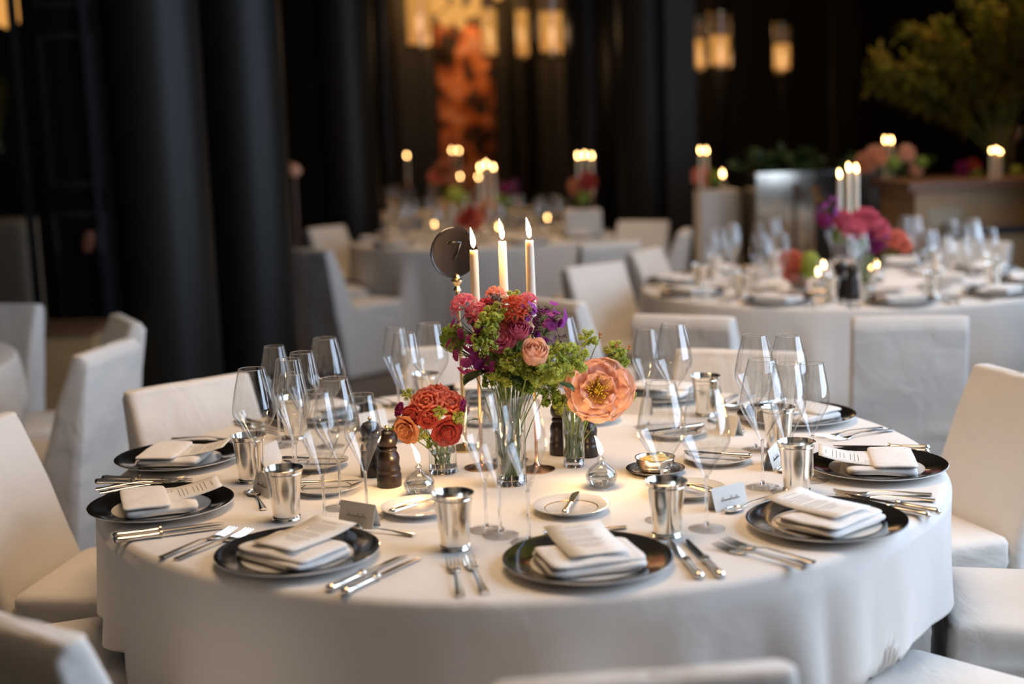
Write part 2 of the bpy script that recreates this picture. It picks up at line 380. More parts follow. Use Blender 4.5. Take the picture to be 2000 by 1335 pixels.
# ------------------------------------------------------------------ chairs
def rrect(w, d, r, n=8):
    """rounded rectangle outline, w along x, d along y"""
    out = []
    for cx, cy, a0 in ((w / 2 - r, d / 2 - r, 0), (-w / 2 + r, d / 2 - r, 90), (-w / 2 + r, -d / 2 + r, 180), (w / 2 - r, -d / 2 + r, 270)):
        for k in range(n): a = math.radians(a0 + 90 * k / (n - 1)); out.append((cx + r * math.cos(a), cy + r * math.sin(a)))
    # subdivide straight runs
    res = []
    for i, p in enumerate(out):
        q = out[(i + 1) % len(out)]; L_ = math.hypot(q[0] - p[0], q[1] - p[1]); k = max(1, int(L_ / .03))
        for t in range(k): res.append((p[0] + (q[0] - p[0]) * t / k, p[1] + (q[1] - p[1]) * t / k))
    return res
def chair_maker():
    root = empty('dining_chair'); tag(root, 'x', 'chair')
    W = .41
    # seat cover with a skirt to the floor; creased where the back cover is pulled over it
    rows = []; nz = 26; base = rrect(W, .42, .025)
    for i in range(nz + 1):
        z = .012 + (.445 - .012) * i / nz; k = 1 + .03 * (1 - z / .445)
        row = []
        for j, (x, y) in enumerate(base):
            cre = .010 * math.exp(-((z - .345) / .05) ** 2)
            n_ = noise.noise(Vector((x * 9, y * 9, z * 34))) * cre * 2.2 + noise.noise(Vector((x * 7, y * 7, z * 2.5))) * .012 * (1 - z / .45)
            rr = math.hypot(x, y) or 1
            row.append(Vector((x * k + x / rr * n_, y * k + y / rr * n_, z)))
        rows.append(row)
    for sh, zz in ((.97, .457), (.90, .464), (.6, .468), (.3, .470), (.02, .470)):
        rows.append([Vector((x * sh, y * sh, zz)) for x, y in base])
    MB().grid(rows, True, T(0, .03, 0)).build('seat_cover', M_chair, root, sharp=180)
    rows = []
    def yz(z):  # centre line of the back
        return -.205 - max(0, z - .40) * .30 - (max(0, z - .40) ** 2) * .15
    base = rrect(W + .012, .055, .024, 6)
    nz = 30
    for i in range(nz + 1):
        z = .010 + (.815 - .010) * i / nz; row = []
        tp = 1 - .035 * max(0, z - .4) / .4
        for x, y in base:
            n_ = noise.noise(Vector((x * 6 + 3, y * 3, z * 6))) * .006 + noise.noise(Vector((x * 12, 4, z * 30))) * .006 * math.exp(-((z - .40) / .05) ** 2)
            yy = yz(z) + y
            if y < -.01: yy += (min(yy, -.272 - .128 * z / .82) - yy) * min(1, (-y - .01) / .012)   # the cover hangs nearly straight behind
            row.append(Vector((x * tp, yy + n_, z)))
        rows.append(row)
    for sh, zz in ((.98, .828), (.93, .836), (.7, .840), (.3, .842), (.02, .842)):
        yc = yz(.83)
        rows.append([Vector((x * (.965 * (1 - (1 - sh) * .12) if sh > .6 else .965 * sh), yc + y * sh, zz + noise.noise(Vector((x * 14, 1, 2))) * .006)) for x, y in base])
    MB().grid(rows, True).build('back_cover', M_chair, root, sharp=180)
    return root
proto('chair', chair_maker)
TC = Vector((.014, 3.208, 0)); TR = .988; TZ = .752
RC = Vector((1.65, 6.62, 0)); BC = Vector((-.2, 10.3, 0)); LC = Vector((-2.88, 4.95, 0)); FC = Vector((-.62, 13.4, 0))
FOOT = []
def chair_top(x, y, fx, fy, label, group='white slip-covered dining chairs', s=1.0):
    f = Vector((fx, fy, 0)).normalized(); ang = math.atan2(f.y, f.x) - PI / 2
    c = Vector((x, y, 0)) + f * .34 * s
    FOOT.append((c.x, c.y, ang)); o = put('chair', (c.x, c.y, 0), ang, label, 'chair', group, s if s != 1.0 else None)
    return o
def toT(x, y, C): return C.x - x, C.y - y
mains = [
    (.155, 1.70, None, 'white covered chair whose top rail crosses the bottom edge of the picture, nearest the camera'),
    (-.80, 2.01, None, 'dim white covered chair cut off in the bottom left corner'),
    (-1.42, 2.66, None, 'white covered chair at the far left of the near table, mostly outside the frame'),
    (-1.38, 3.42, None, 'white covered chair at the left edge, its reclining back slanting down beside the bluish chair'),
    (-.955, 3.96, (.66, -.75), 'cream lit covered chair behind the two plates at the left end of the near table'),
    (-.165, 4.45, (.08, -1), 'white covered chair behind the number stand, across the near table'),
    (.70, 4.16, (-.4, -1), 'pale covered chair behind the pair of wine glasses right of the flowers'),
    (1.37, 3.62, None, 'large tan-shaded covered chair at the right edge, facing the near table'),
    (1.53, 2.86, None, 'covered chair at the lower right, only its draped seat in view'),
    (1.06, 2.13, None, 'covered chair under the right tablecloth corner, its grey skirt side in view'),
]
for x, y, f, lab in mains:
    fx, fy = f if f else toT(x, y, TC); chair_top(x, y, fx, fy, lab, 'chairs round the near table')
for x, y, fx, fy, lab, g in [
    (.65, 5.02, .55, 1.0, 'grey shaded covered chair with a bright cream top, behind the wine glass pair', 'chairs round the right table'),
    (1.425, 4.80, .25, 1, 'large bluish white covered chair back, pushed up to the front of the right table', 'chairs round the right table'),
    (2.32, 5.05, -.4, 1, 'covered chair at the right edge, in front of the right table', 'chairs round the right table'),
    (.45, 7.0, .6, -.75, 'white covered chair at the left end of the right table, tall plain back', 'chairs round the right table'),
    (.18, 5.65, .75, .65, 'grey covered chair seen edge on behind the bouquet, with a bright slanting side', 'chairs round the right table'),
    (.80, 7.75, .9, -.5, 'white covered chair just behind the left rim of the right table', 'chairs round the right table'),
    (2.6, 7.55, -.7, -.8, 'pale covered chair behind the right table, near the wooden counter', 'chairs round the right table'),
    (.62, 8.38, -.3, 1, 'white covered chair at the right side of the far middle table, back to the camera', 'chairs round the far middle table'),
    (1.0, 10.1, -.5, -1, 'tan covered chair in front of the black column, facing the camera', 'chairs round the far middle table'),
    (1.16, 9.1, -1, .25, 'narrow pale covered chair seen from the side, beside the tan one', 'chairs round the far middle table'),
    (-1.25, 8.65, .7, .75, 'grey white covered chair with its seat in view, left of the far middle table', 'chairs round the far middle table'),
    (-1.42, 10.7, .8, -.6, 'cream covered chair top beyond the left end of the far middle table', 'chairs round the far middle table'),
    (-1.62, 9.6, .9, .3, 'white covered chair half hidden behind the column and the grey white chair', 'chairs round the far middle table'),
    (-1.465, 4.76, -.98, .2, 'bluish white covered chair back standing tall beside the near table, at the left', 'chairs round the left table'),
    (-1.60, 5.5, -.88, -.46, 'white covered chair directly behind the bluish one, top corner lit', 'chairs round the left table'),
    (-2.33, 6.15, -.30, -.95, 'tan white covered chair back at the left edge, facing the camera', 'chairs round the left table'),
    (-2.05, 3.9, -.6, .6, 'covered chair outside the left edge, its seat corner in view', 'chairs round the left table'),
]: chair_top(x, y, fx, fy, lab, g)

# the cloths give way where a chair seat is pushed in under the table
def push(C, r_, th, z):
    if z > .52: return r_
    for f in FOOT:
        while r_ > .6:
            x = C.x + r_ * math.cos(th) - f[0]; y = C.y + r_ * math.sin(th) - f[1]
            lx = x * math.cos(f[2]) + y * math.sin(f[2]); ly = -x * math.sin(f[2]) + y * math.cos(f[2])
            m_ = .008 - max(0, z - .47) * 5
            if abs(lx) < .215 + m_ and -.30 < ly < .252 + m_: r_ -= .01
            else: break
    return r_
# ------------------------------------------------------------------ round tables with square cloths
def round_table(C, R, th0, half, name_lab, cloth_lab, detail=1.0, seed=0, ztop=.75, group='round banquet tables', near=False):
    root = empty('round_table', C); tag(root, name_lab, 'table', group)
    MB().lathe([(0, ztop - .035), (R - .02, ztop - .035), (R - .005, ztop - .02), (R - .005, ztop - .006), (R - .02, ztop - .003), (0, ztop - .003)], 64).build('tabletop', M_wooddark, root)
    MB().lathe([(.05, .04), (.05, ztop - .035)], 20).build('pedestal', M_wooddark, root)
    MB().lathe([(0, 0), (.34, 0), (.34, .02), (.06, .05), (.05, .05)], 28).build('base', M_wooddark, root)
    n = int(300 * detail); nt_ = int(28 * detail)
    rows = []
    for rr in (.001, .2, .4, .6, .8, .93):
        rows.append([Vector((R * rr * math.cos(2 * PI * k / n), R * rr * math.sin(2 * PI * k / n), ztop + .001)) for k in range(n)])
    for a in (90, 65, 40, 15, 0):
        a = math.radians(a); e = .018
        rows.append([Vector(((R - e + e * math.cos(a)) * math.cos(2 * PI * k / n), (R - e + e * math.cos(a)) * math.sin(2 * PI * k / n), ztop + .001 - e + e * math.sin(a))) for k in range(n)])
    z0 = ztop + .001 - .018
    def hem(th):
        if near:
            dg = (math.degrees(th) + 180) % 360 - 180
            s1 = 1 / (1 + math.exp(-(dg + 140.5) / .9)); s2 = 1 / (1 + math.exp((dg + 46.5) / .9)); front = s1 * s2
            back = 1 / (1 + math.exp(-(dg - 25) / 2)) * 1 / (1 + math.exp((dg - 150) / 2))
            return .235 + .012 * math.sin(th * 3) + (.70 - .235) * max(front, .8 * back)
        u = (th - th0 + PI / 4) % (PI / 2) - PI / 4
        d = half / math.cos(u) - R
        d += .05 * math.exp(-((abs(u) - PI / 4) / .12) ** 2)
        return min(d, z0 - .012)
    for i in range(1, nt_ + 1):
        t = i / nt_; row = []
        for k in range(n):
            th = 2 * PI * k / n; u = (th - th0 + PI / 4) % (PI / 2) - PI / 4; D = hem(th); s = D * t
            cor = (1 - math.cos(4 * u)) / 2          # 1 at the corners
            amp = (s ** 1.25) * (.035 + .13 * cor)
            if near: amp = (s ** 1.1) * .072
            fold = math.sin(th * 23 + seed + 1.3 * math.sin(th * 5)) * .55 + math.sin(th * 14 + 2 + seed) * .5 + noise.noise(Vector((math.cos(th) * 4, math.sin(th) * 4, seed))) * .9
            big = cor ** 3 * math.cos(u * 26) * .10 * s
            r_ = R + .006 + s * .012 + amp * fold + big + noise.noise(Vector((math.cos(th) * 9, math.sin(th) * 9, s * 4))) * .006 * min(1, s * 8)
            r_ = max(r_, R + .003)
            r_ = push(C, r_, th, z0 - s)
            row.append(Vector((r_ * math.cos(th), r_ * math.sin(th), z0 - s)))
        rows.append(row)
    o = MB().grid(rows, True).build('tablecloth', M_linen, None, sharp=180)
    o.location = C
    sm = o.modifiers.new('thickness', 'SOLIDIFY'); sm.thickness = .0012; sm.offset = 1
    return tag(o, cloth_lab, 'tablecloth', 'white tablecloths')
round_table(TC, TR, math.radians(-12), 1.285, 'round table under the near white cloth with the number stand', 'white linen cloth draped over the near round table, its corners hanging low', 1.3, .4, near=True)
round_table(RC, 1.0, math.radians(-62), 1.60, 'round table under white cloth on the right, pink bouquet in its centre', 'white cloth of the round table on the right, behind the bluish chair', .6, 2.1)
round_table(BC, 1.0, math.radians(-80), 1.58, 'round table under white cloth, far middle, below the bright candle flames', 'white cloth of the far middle table, falling in long folds', .6, 4.4)
round_table(LC, .99, math.radians(-20), 1.45, 'round table beyond the left edge among the tan white chairs', 'white cloth edge showing at the left edge beside the tan white chair', .5, 5.2)
round_table(FC, .95, math.radians(-70), 1.5, 'farthest round table, in front of the glowing orange opening', 'white cloth of the farthest table, before the orange opening', .5, 1.2)

# ------------------------------------------------------------------ tableware prototypes
def charger_maker():
    r = empty('charger_plate')
    MB().lathe([(0, .004), (.078, .004), (.080, 0), (.086, 0), (.088, .004), (.118, .0075), (.150, .0155), (.1575, .0185), (.1572, .0205), (.154, .0205), (.108, .0095), (.100, .0075), (0, .0070)], 96).build('plate', M_china, r)
    MB().lathe([(.1065, .00965), (.1085, .0104), (.120, .0130), (.140, .0175), (.1535, .02105), (.1560, .02125), (.1573, .0205)], 96).build('rim', M_black, r)
    return r
proto('charger', charger_maker)
def napkin_maker():
    r = empty('folded_napkin')
    MB().sup(.090, .078, .011, .55, .16, T(0, 0, .011), 72, 16, .0045, 1).build('napkin_body', M_napkin, r, sharp=180)
    MB().sup(.091, .050, .007, .7, .2, T(0, -.029, .0245), 64, 14, .003, 5).build('napkin_flap', M_napkin, r, sharp=180)
    return r
proto('napkin', napkin_maker)
def napkin2_maker():
    r = empty('folded_napkin')
    MB().sup(.094, .072, .010, .7, .20, T(0, -.006, .010), 72, 16, .004, 11).build('napkin_body', M_napkin, r, sharp=180)
    MB().sup(.090, .066, .008, .8, .22, T(.002, -.006, .0215) @ RZ(.03), 64, 14, .005, 15).build('napkin_flap', M_napkin, r, sharp=180)
    return r
proto('napkin2', napkin2_maker)
def menu_maker():
    r = empty('menu_card')
    rows = []
    for i in range(13):
        y = -.085 + .17 * i / 12; z = .0 + .010 * (max(0, y) / .085) ** 2
        rows.append([Vector((x, y, z)) for x in (-.057, -.02, .02, .057)])
    mb = MB().grid(rows); o = mb.build('card', M_paper, r, sharp=180)
    sm = o.modifiers.new('t', 'SOLIDIFY'); sm.thickness = .0005
    ink = MB(); q = random.Random(3); y = .068
    for k in range(11):
        wdt = q.uniform(.015, .036); x = -wdt
        zz = .010 * (max(0, y) / .085) ** 2 + .0008
        while x < wdt:
            l_ = q.uniform(.003, .009); ink.box(x, min(x + l_, wdt), y - .0006, y + .0006, zz - .0001, zz + .0001); x += l_ + .0018
        y -= .0085 if k not in (0, 4, 7) else .015
    ink.build('lettering', M_ink, r, smooth=False)
    return r
proto('menu', menu_maker)
def band_maker():
    mb = MB(); 
    mb.box(-.095, .095, -.011, .011, .0370, .0378); mb.box(-.0958, -.095, -.011, .011, .004, .0378); mb.box(.095, .0958, -.011, .011, .004, .0378)
    o = mb.build('paper_band', M_paper, None, smooth=False); return o
def fork_maker():
    r = empty('table_fork')
    pts = [(0, y, z) for y, z in ((-.105, .004), (-.09, .0045), (-.05, .008), (0, .010), (.025, .006))]
    MB().tube(pts, [.009, .0085, .0045, .0028, .0035], 10, flat=.32).build('handle', M_silver, r, sharp=60)
    m = MB(); 
    m.grid([[Vector((x * wd, y, z)) for x in (-1, -.5, 0, .5, 1)] for y, wd, z in ((.022, .003, .006), (.030, .009, .004), (.042, .0125, .0025), (.055, .0125, .003))])
    hd = m.build('neck', M_silver, r, sharp=180); sm = hd.modifiers.new('t', 'SOLIDIFY'); sm.thickness = .0018; sm.offset = 0
    for x in (-.0108, -.0036, .0036, .0108):
        MB().tube([(x, .053, .003), (x, .075, .005), (x * .97, .098, .010)], [.0018, .0016, .0007], 6).build('tine', M_silver, r)
    return r
proto('fork', fork_maker)
def knife_maker():
    r = empty('table_knife')
    MB().tube([(0, -.120, .007), (0, -.117, .007), (0, -.108, .007), (0, -.09, .007), (0, -.05, .007), (0, -.028, .007), (0, -.022, .007)], [.002, .0085, .0095, .0075, .0065, .0080, .0055], 14, flat=.75).build('handle', M_silver, r, sharp=60)
    MB().lathe([(0, -.004), (.0082, -.003), (.0088, 0), (.0082, .003), (0, .004)], 16, T(0, -.024, .007) @ RX(PI / 2)).build('bolster', M_silverd, r)
    m = MB(); rows = []
    for y, w0, w1, z in ((-.022, -.005, .005, .006), (.0, -.0075, .006, .006), (.05, -.0085, .0055, .0055), (.085, -.0075, .005, .005), (.102, -.003, .0045, .005), (.108, .002, .004, .005)):
        rows.append([Vector((w0, y, z)), Vector(((w0 + w1) / 2, y, z + .0009)), Vector((w1, y, z + .0012)), Vector((w1, y, z - .0012)), Vector(((w0 + w1) / 2, y, z - .0009))])
    m.grid(rows, True).build('blade', M_silver, r, sharp=60)
    return r
proto('knife', knife_maker)
def spoon_maker():
    r = empty('dessert_spoon')
    MB().tube([(0, y, z) for y, z in ((-.09, .004), (-.075, .0045), (-.04, .008), (0, .009), (.035, .005))], [.0075, .0072, .004, .0025, .003], 10, flat=.35).build('handle', M_silver, r, sharp=60)
    rows = []
    for i in range(7):
        a = i / 6 * PI / 2; rows.append([Vector((.016 * math.sin(a) * math.cos(t), .057 + .026 * math.sin(a) * math.sin(t), .0015 + .006 * (1 - math.cos(a)))) for t in [2 * PI * k / 20 for k in range(20)]])
    o = MB().grid(rows, True).build('bowl', M_silver, r, sharp=180); sm = o.modifiers.new('t', 'SOLIDIFY'); sm.thickness = .001
    return r
proto('spoon', spoon_maker)
def butterknife_maker():
    r = empty('butter_knife')
    MB().tube([(0, -.085, .007), (0, -.082, .007), (0, -.072, .007), (0, -.02, .0065), (0, -.012, .0065)], [.0015, .0075, .0082, .0058, .0065], 12, flat=.75).build('handle', M_silver, r, sharp=60)
    rows = []
    for y, w0, w1 in ((-.012, -.004, .004), (.004, -.006, .005), (.05, -.010, .006), (.072, -.009, .006), (.083, -.003, .004)):
        rows.append([Vector((w0, y, .006)), Vector((w1, y, .0075)), Vector((w1, y, .0055)), Vector((w0, y, .005))])
    MB().grid(rows, True).build('blade', M_silver, r, sharp=60); return r
proto('butterknife', butterknife_maker)
def bread_maker():
    r = empty('bread_plate')
    MB().lathe([(0, .003), (.045, .003), (.047, 0), (.052, 0), (.053, .003), (.068, .008), (.0815, .0150), (.0815, .0162), (.079, .0165), (.058, .0085), (.054, .0070), (0, .0066)], 72).build('plate', M_china, r)
    MB().lathe([(.0548, .0078), (.0568, .0088)], 72).build('rim_line', M_brass, r)
    return r
proto('bread', bread_maker)
def goblet_maker():
    r = empty('silver_tumbler')
    MB().lathe([(0, .004), (.024, .004), (.026, 0), (.029, 0), (.030, .003), (.0285, .006), (.030, .0085), (.0280, .011), (.0300, .035), (.0335, .070), (.0375, .100), (.0385, .102), (.0395, .106), (.0415, .112), (.0405, .1125), (.0378, .106), (.0360, .099), (.0320, .070), (.0285, .035), (.0265, .014), (0, .012)], 64).build('cup', M_silver, r, sharp=30)
    MB().lathe([(.0375, .1005), (.0392, .1015), (.0392, .1035), (.0385, .1045)], 64).build('rim_band', M_silver, r)
    return r
proto('goblet', goblet_maker)
def wine_maker(kind):
    def mk():
        r = empty('wine_glass')
        if kind == 'big': h, jr, prof = .285, .105, [(.0035, .103), (.0080, .112), (.024, .138), (.0405, .164), (.0470, .177), (.0488, .188), (.0482, .200), (.0420, .236), (.0340, .268), (.0300, .285)]
        elif kind == 'mid': h, jr, prof = .265, .100, [(.0035, .098), (.0065, .106), (.017, .132), (.030, .158), (.0370, .174), (.0388, .184), (.0382, .195), (.0338, .222), (.0280, .250), (.0255, .265)]
        else: h, jr, prof = .282, .102, [(.0032, .100), (.0060, .108), (.0165, .135), (.0300, .165), (.0378, .184), (.0402, .197), (.0398, .209), (.0350, .240), (.0300, .268), (.0280, .282)]
        # smooth the profile
        pr = []
        for i in range(len(prof) - 1):
            p0 = prof[max(i - 1, 0)]; p1 = prof[i]; p2 = prof[i + 1]; p3 = prof[min(i + 2, len(prof) - 1)]
            for k in range(3):
                t = k / 3; pr.append(tuple(.5 * ((2 * p1[a]) + (-p0[a] + p2[a]) * t + (2 * p0[a] - 5 * p1[a] + 4 * p2[a] - p3[a]) * t * t + (-p0[a] + 3 * p1[a] - 3 * p2[a] + p3[a]) * t ** 3) for a in (0, 1)))
        pr.append(prof[-1])
        MB().lathe(pr, 56).build('bowl', M_glass, r, sharp=180, recalc=False)
        R_, z_ = prof[-1]
        MB().grid([[Vector(((R_ + .0007 * math.cos(b)) * math.cos(a), (R_ + .0007 * math.cos(b)) * math.sin(a), z_ + .0007 * math.sin(b))) for a in [2 * PI * k / 48 for k in range(48)]] for b in [2 * PI * q / 5 for q in range(5)]], True, None, True).build('lip', M_crys, r, sharp=180)
        MB().lathe([(0, jr + .004), (.0032, jr + .002), (.0036, jr - .002), (.0030, jr - .02), (.0028, .05), (.0031, .02), (.0045, .0075), (0, .006)], 20).build('stem', M_crys, r, sharp=180)
        MB().lathe([(0, .0003), (.033, .0003), (.0365, .0006), (.037, .0012), (.0355, .0022), (.018, .0042), (.0065, .0072), (.0040, .010)], 48).build('foot', M_foot, r, sharp=180)
        return r
    return mk
for k_ in ('big', 'mid', 'flute'): proto('wine_' + k_, wine_maker(k_))
def pepper_maker():
    r = empty('pepper_mill')
    MB().lathe([(0, 0), (.027, 0), (.0285, .003), (.0285, .026), (.0275, .030), (.0262, .033), (.0275, .036), (.0270, .041), (.0245, .050), (.0255, .058), (.0262, .066), (.0240, .074), (.0205, .080), (.0195, .083), (.0215, .086), (.0215, .089), (.0180, .0925), (0, .093)], 48).build('body', M_pepper, r, sharp=50)
    MB().lathe([(0, .092), (.0165, .0925), (.0205, .096), (.0235, .104), (.0240, .111), (.0225, .119), (.0170, .127), (.009, .1305), (0, .131)], 48).build('head', M_pepper, r, sharp=60)
    MB().lathe([(0, .1305), (.0035, .1305), (.0030, .133), (.0052, .136), (.0052, .139), (.003, .1415), (0, .142)], 20).build('finial', M_brass, r)
    return r
proto('pepper', pepper_maker)
def flame_mesh(h=.048, r=.0058, lean=.12):
    rows = []
    for i in range(13):
        t = i / 12; rr = r * (math.sin(PI * t ** .62) ** .9 if 0 < t < 1 else 0) + .0001
        rows.append([Vector((rr * math.cos(a) - lean * h * t * t, rr * math.sin(a), h * t)) for a in [2 * PI * k / 14 for k in range(14)]])
    return MB().grid(rows, True)
def taper_maker(far=False, L=.27):
    def mk():
        r = empty('taper_candle')
        q = random.Random(5); rows = []
        for i in range(26):
            z = L * i / 25; rr = .0122 - .0026 * i / 25
            rows.append([Vector((rr * math.cos(a), rr * math.sin(a), z)) * 1 + Vector((noise.noise(Vector((math.cos(a), math.sin(a), z * 20))) * .0005,) * 2 + (0,)) for a in [2 * PI * k / 24 for k in range(24)]])
        rows.append([Vector((.0080 * math.cos(a), .0080 * math.sin(a), L + .0005 + .0015 * math.sin(3 * a))) for a in [2 * PI * k / 24 for k in range(24)]])
        rows.append([Vector((.0065 * math.cos(a), .0065 * math.sin(a), L - .0025)) for a in [2 * PI * k / 24 for k in range(24)]])
        rows.append([Vector((.0002 * math.cos(a), .0002 * math.sin(a), L - .003)) for a in [2 * PI * k / 24 for k in range(24)]])
        MB().grid(rows, True).build('wax', M_wax, r, sharp=70)
        MB().tube([(0, 0, L - .003), (.0003, 0, L + .004), (-.001, 0, L + .009)], .0009, 6).build('wick', M_wick, r)
        f = flame_mesh(.048 if not far else .040).build('flame', M_flame_far if far else M_flame, r, sharp=180); f.location = (0, 0, L + .006)
        return r
    return mk
proto('taper', taper_maker()); proto('taper_far', taper_maker(True, .26))
def candlestick_maker():
    r = empty('candlestick')
    MB().lathe([(0, 0), (.042, 0), (.043, .003), (.030, .007), (.010, .012), (.0045, .020), (.004, .05), (.0038, .245)], 32).build('stand', M_gold, r)
    MB().lathe([(.0038, .243), (.006, .246), (.010, .255), (.0125, .268), (.0135, .282), (.022, .288), (.0225, .291), (.0130, .292), (.0125, .275), (0, .272)], 32).build('cup', M_gold, r)
    return r
proto('candlestick', candlestick_maker)
def oil_maker(far=False):
    def mk():
        r = empty('oil_lamp')
        MB().lathe([(0, .0035), (.012, .001), (.020, .0005), (.029, .006), (.0345, .018), (.0345, .029), (.028, .041), (.017, .050), (.0085, .056), (.0070, .060), (.0085, .064), (.0070, .066), (.0052, .064), (.0052, .058), (.0120, .050), (.0255, .039), (.0315, .028), (.0315, .018), (.0265, .0085), (.015, .006), (0, .007)], 48).build('globe', M_glass, r, sharp=180)
        MB().lathe([(0, .0078), (.015, .0068), (.0258, .0092), (.0306, .0185), (.0306, .0270), (0, .0272)], 48).build('oil', M_oil, r, sharp=50)
        MB().lathe([(0, .052), (.0030, .052), (.0030, .066), (.0045, .067), (.0045, .069), (.0014, .070), (.0012, .074), (0, .074)], 16).build('wick_tube', M_crys if not far else M_brass, r)
        f = flame_mesh(.046 if not far else .036, .0056, .32 if not far else .1).build('flame', M_flame_far if far else M_flame, r, sharp=180); f.location = (0, 0, .073)
        return r
    return mk
proto('oil', oil_maker()); proto('oil_far', oil_maker(True))
def butter_maker():
    r = empty('butter_dish')
    MB().lathe([(0, .002), (.045, .002), (.048, 0), (.052, .002), (.066, .009), (.0685, .012), (.067, .0125), (.050, .006), (0, .005)], 56).build('saucer', M_silver, r)
    MB().lathe([(0, .0055), (.030, .0055), (.038, .010), (.042, .020), (.0455, .035), (.0475, .0365), (.0470, .038), (.0440, .037), (.0405, .021), (.036, .013), (0, .010)], 56).build('bowl', M_silver, r, sharp=50)
    m = MB().sup(.038, .038, .012, .7, 1, T(0, 0, .024), 28, 10, .003, 3)
    for a in range(7): m.sup(.010, .006, .004, .7, .7, T(.018 * math.cos(a), .018 * math.sin(a * 1.3), .035) @ RZ(a), 10, 6, .001, a)
    m.build('butter', M_butter, r, sharp=180)
    return r
proto('butter', butter_maker)
def card_maker():
    r = empty('place_card')
    m = MB()
    for s in (-1, 1):
        m.box(-.046, .046, -.0004, .0004, 0, .050, T(0, s * .014, 0) @ RX(s * .28))
    m.build('tent', M_paper, r, smooth=False)
    ink = MB(); q = random.Random(9); x = -.026
    while x < .026:
        hgt_ = q.choice([.004, .004, .009]); ink.tube([(x, 0, 0), (x + .0015, 0, hgt_), (x + .003, 0, 0), (x + .0045, 0, .002)], .00045, 4); x += .0048
    o = ink.build('lettering', M_ink, r); o.matrix_local = T(0, -.0152, 0) @ RX(-.28) @ T(0, -.0008, .020)
    return r
proto('card', card_maker)

# ------------------------------------------------------------------ place settings
def local(c, C):
    """matrix of a place: origin at the plate centre on the cloth, +y towards the table centre"""
    d = Vector((C.x - c.x, C.y - c.y, 0)).normalized(); ang = math.atan2(d.y, d.x) - PI / 2
    return ang, lambda x, y: (c.x + math.cos(ang) * x - math.sin(ang) * y, c.y + math.sin(ang) * x + math.cos(ang) * y)
def setting(c, C, who, tb, style=0, seed=0, full=True, nap_rot=0, goblet=True, skip=()):
    q = random.Random(seed); a, L = local(c, C); z = TZ
    def at(key, x, y, dz, rot, label, cat, grp, **k):
        px, py = L(x, y); return put(key, (px, py, z + dz), a + rot, label, cat, grp + ' of ' + tb, **k)
    at('charger', 0, 0, 0, 0, 'black rimmed charger plate %s' % who, 'plate', 'charger plates')
    nz = .0075
    nr = nap_rot + q.uniform(-.08, .08)
    if style == 0: at('napkin', 0, -.005, nz, nr, 'white folded napkin on the charger plate %s' % who, 'napkin', 'folded napkins'); mz, my = .0245, .045
    else: at('napkin2', 0, -.005, nz, nr, 'thick folded white napkin on the plate %s' % who, 'napkin', 'folded napkins'); mz, my = .0340, .024
    px, py = L(.0 - math.sin(nr) * my + q.uniform(-.01, .01), my)
    mo = put('menu', (px, py, z + nz + mz), 0, 'printed menu card tucked at the napkin %s' % who, 'menu card', 'menu cards of ' + tb)
    mo.rotation_euler = (.10 if style == 0 else .0, 0, a + nr + q.uniform(-.05, .05))
    if full:
        at('fork', -.208, -.005, 0, q.uniform(-.05, .05), 'inner silver fork beside the plate %s' % who, 'fork', 'forks')
        at('fork', -.245, -.010, 0, q.uniform(-.05, .05), 'outer silver fork %s' % who, 'fork', 'forks')
        at('knife', .178, -.005, 0, q.uniform(-.06, .02), 'inner silver knife beside the plate %s' % who, 'knife', 'knives')
        at('knife', .213, -.008, 0, q.uniform(-.06, .02), 'outer silver knife %s' % who, 'knife', 'knives')
        if 'spoon' not in skip: at('spoon', .03, .205, 0, PI / 2 + q.uniform(-.1, .1), 'dessert spoon lying above the plate %s' % who, 'spoon', 'dessert spoons')
        if 'card' not in skip: at('card', -.02 + q.uniform(-.02, .04), .235, 0, q.uniform(-.3, .3), 'white tent place card behind the plate %s' % who, 'place card', 'place cards')
    if 'bread' not in skip:
        bx, by = .03 + q.uniform(-.01, .02), .365
        at('bread', bx, by, 0, 0, 'small white bread plate beyond the charger %s' % who, 'plate', 'bread plates')
        kn = at('butterknife', bx, by, .0135, q.uniform(-.5, .4), 'butter knife resting on the bread plate %s' % who, 'knife', 'butter knives')
    if goblet: at('goblet', .195 + q.uniform(-.01, .01), .165, 0, q.uniform(0, 3), 'silver tumbler %s' % who, 'tumbler', 'silver tumblers')

SETS = [
    (P(1148, 1087, .77), 'nearest the camera, front middle', 1, 'S1', dict(nap_rot=.03, skip=('card',))),
    (P(1614, 1012, .77), 'at the front right of the near table', 1, 'S2', dict(nap_rot=.0)),
    (P(1712, 904, .77), 'at the right end of the near table', 0, 'S3', dict(nap_rot=0)),
    (P(1555, 807, .77), 'at the back right, before the bluish chair', 0, 'S4', dict(nap_rot=.1)),
    (TC + Vector((.83 * math.cos(math.radians(60)), .83 * math.sin(math.radians(60)), 0)), 'at the back, right of the peach flower', 0, 'S5', {}),
    (TC + Vector((.83 * math.cos(math.radians(97)), .83 * math.sin(math.radians(97)), 0)), 'at the back, behind the bouquet', 0, 'S6', {}),
    (TC + Vector((.83 * math.cos(math.radians(133)), .83 * math.sin(math.radians(133)), 0)), 'at the back left, behind the glass cluster', 0, 'S7', {}),
    (P(349, 889, .77), 'at the left end, farther one', 0, 'S8', dict(nap_rot=.05)),
    (P(315, 980, .77), 'at the left end, nearer one', 0, 'S9', dict(nap_rot=.0)),
    (P(581, 1074, .77), 'at the front left of the near table', 1, 'S10', dict(nap_rot=-.15)),
]
for i, (c, who, st, key, kw) in enumerate(SETS):
    setting(c, TC, who, 'the near table', st, 20 + i, True, goblet=key not in ('S1', 'S2', 'S3', 'S8', 'S9', 'S10'), **kw)
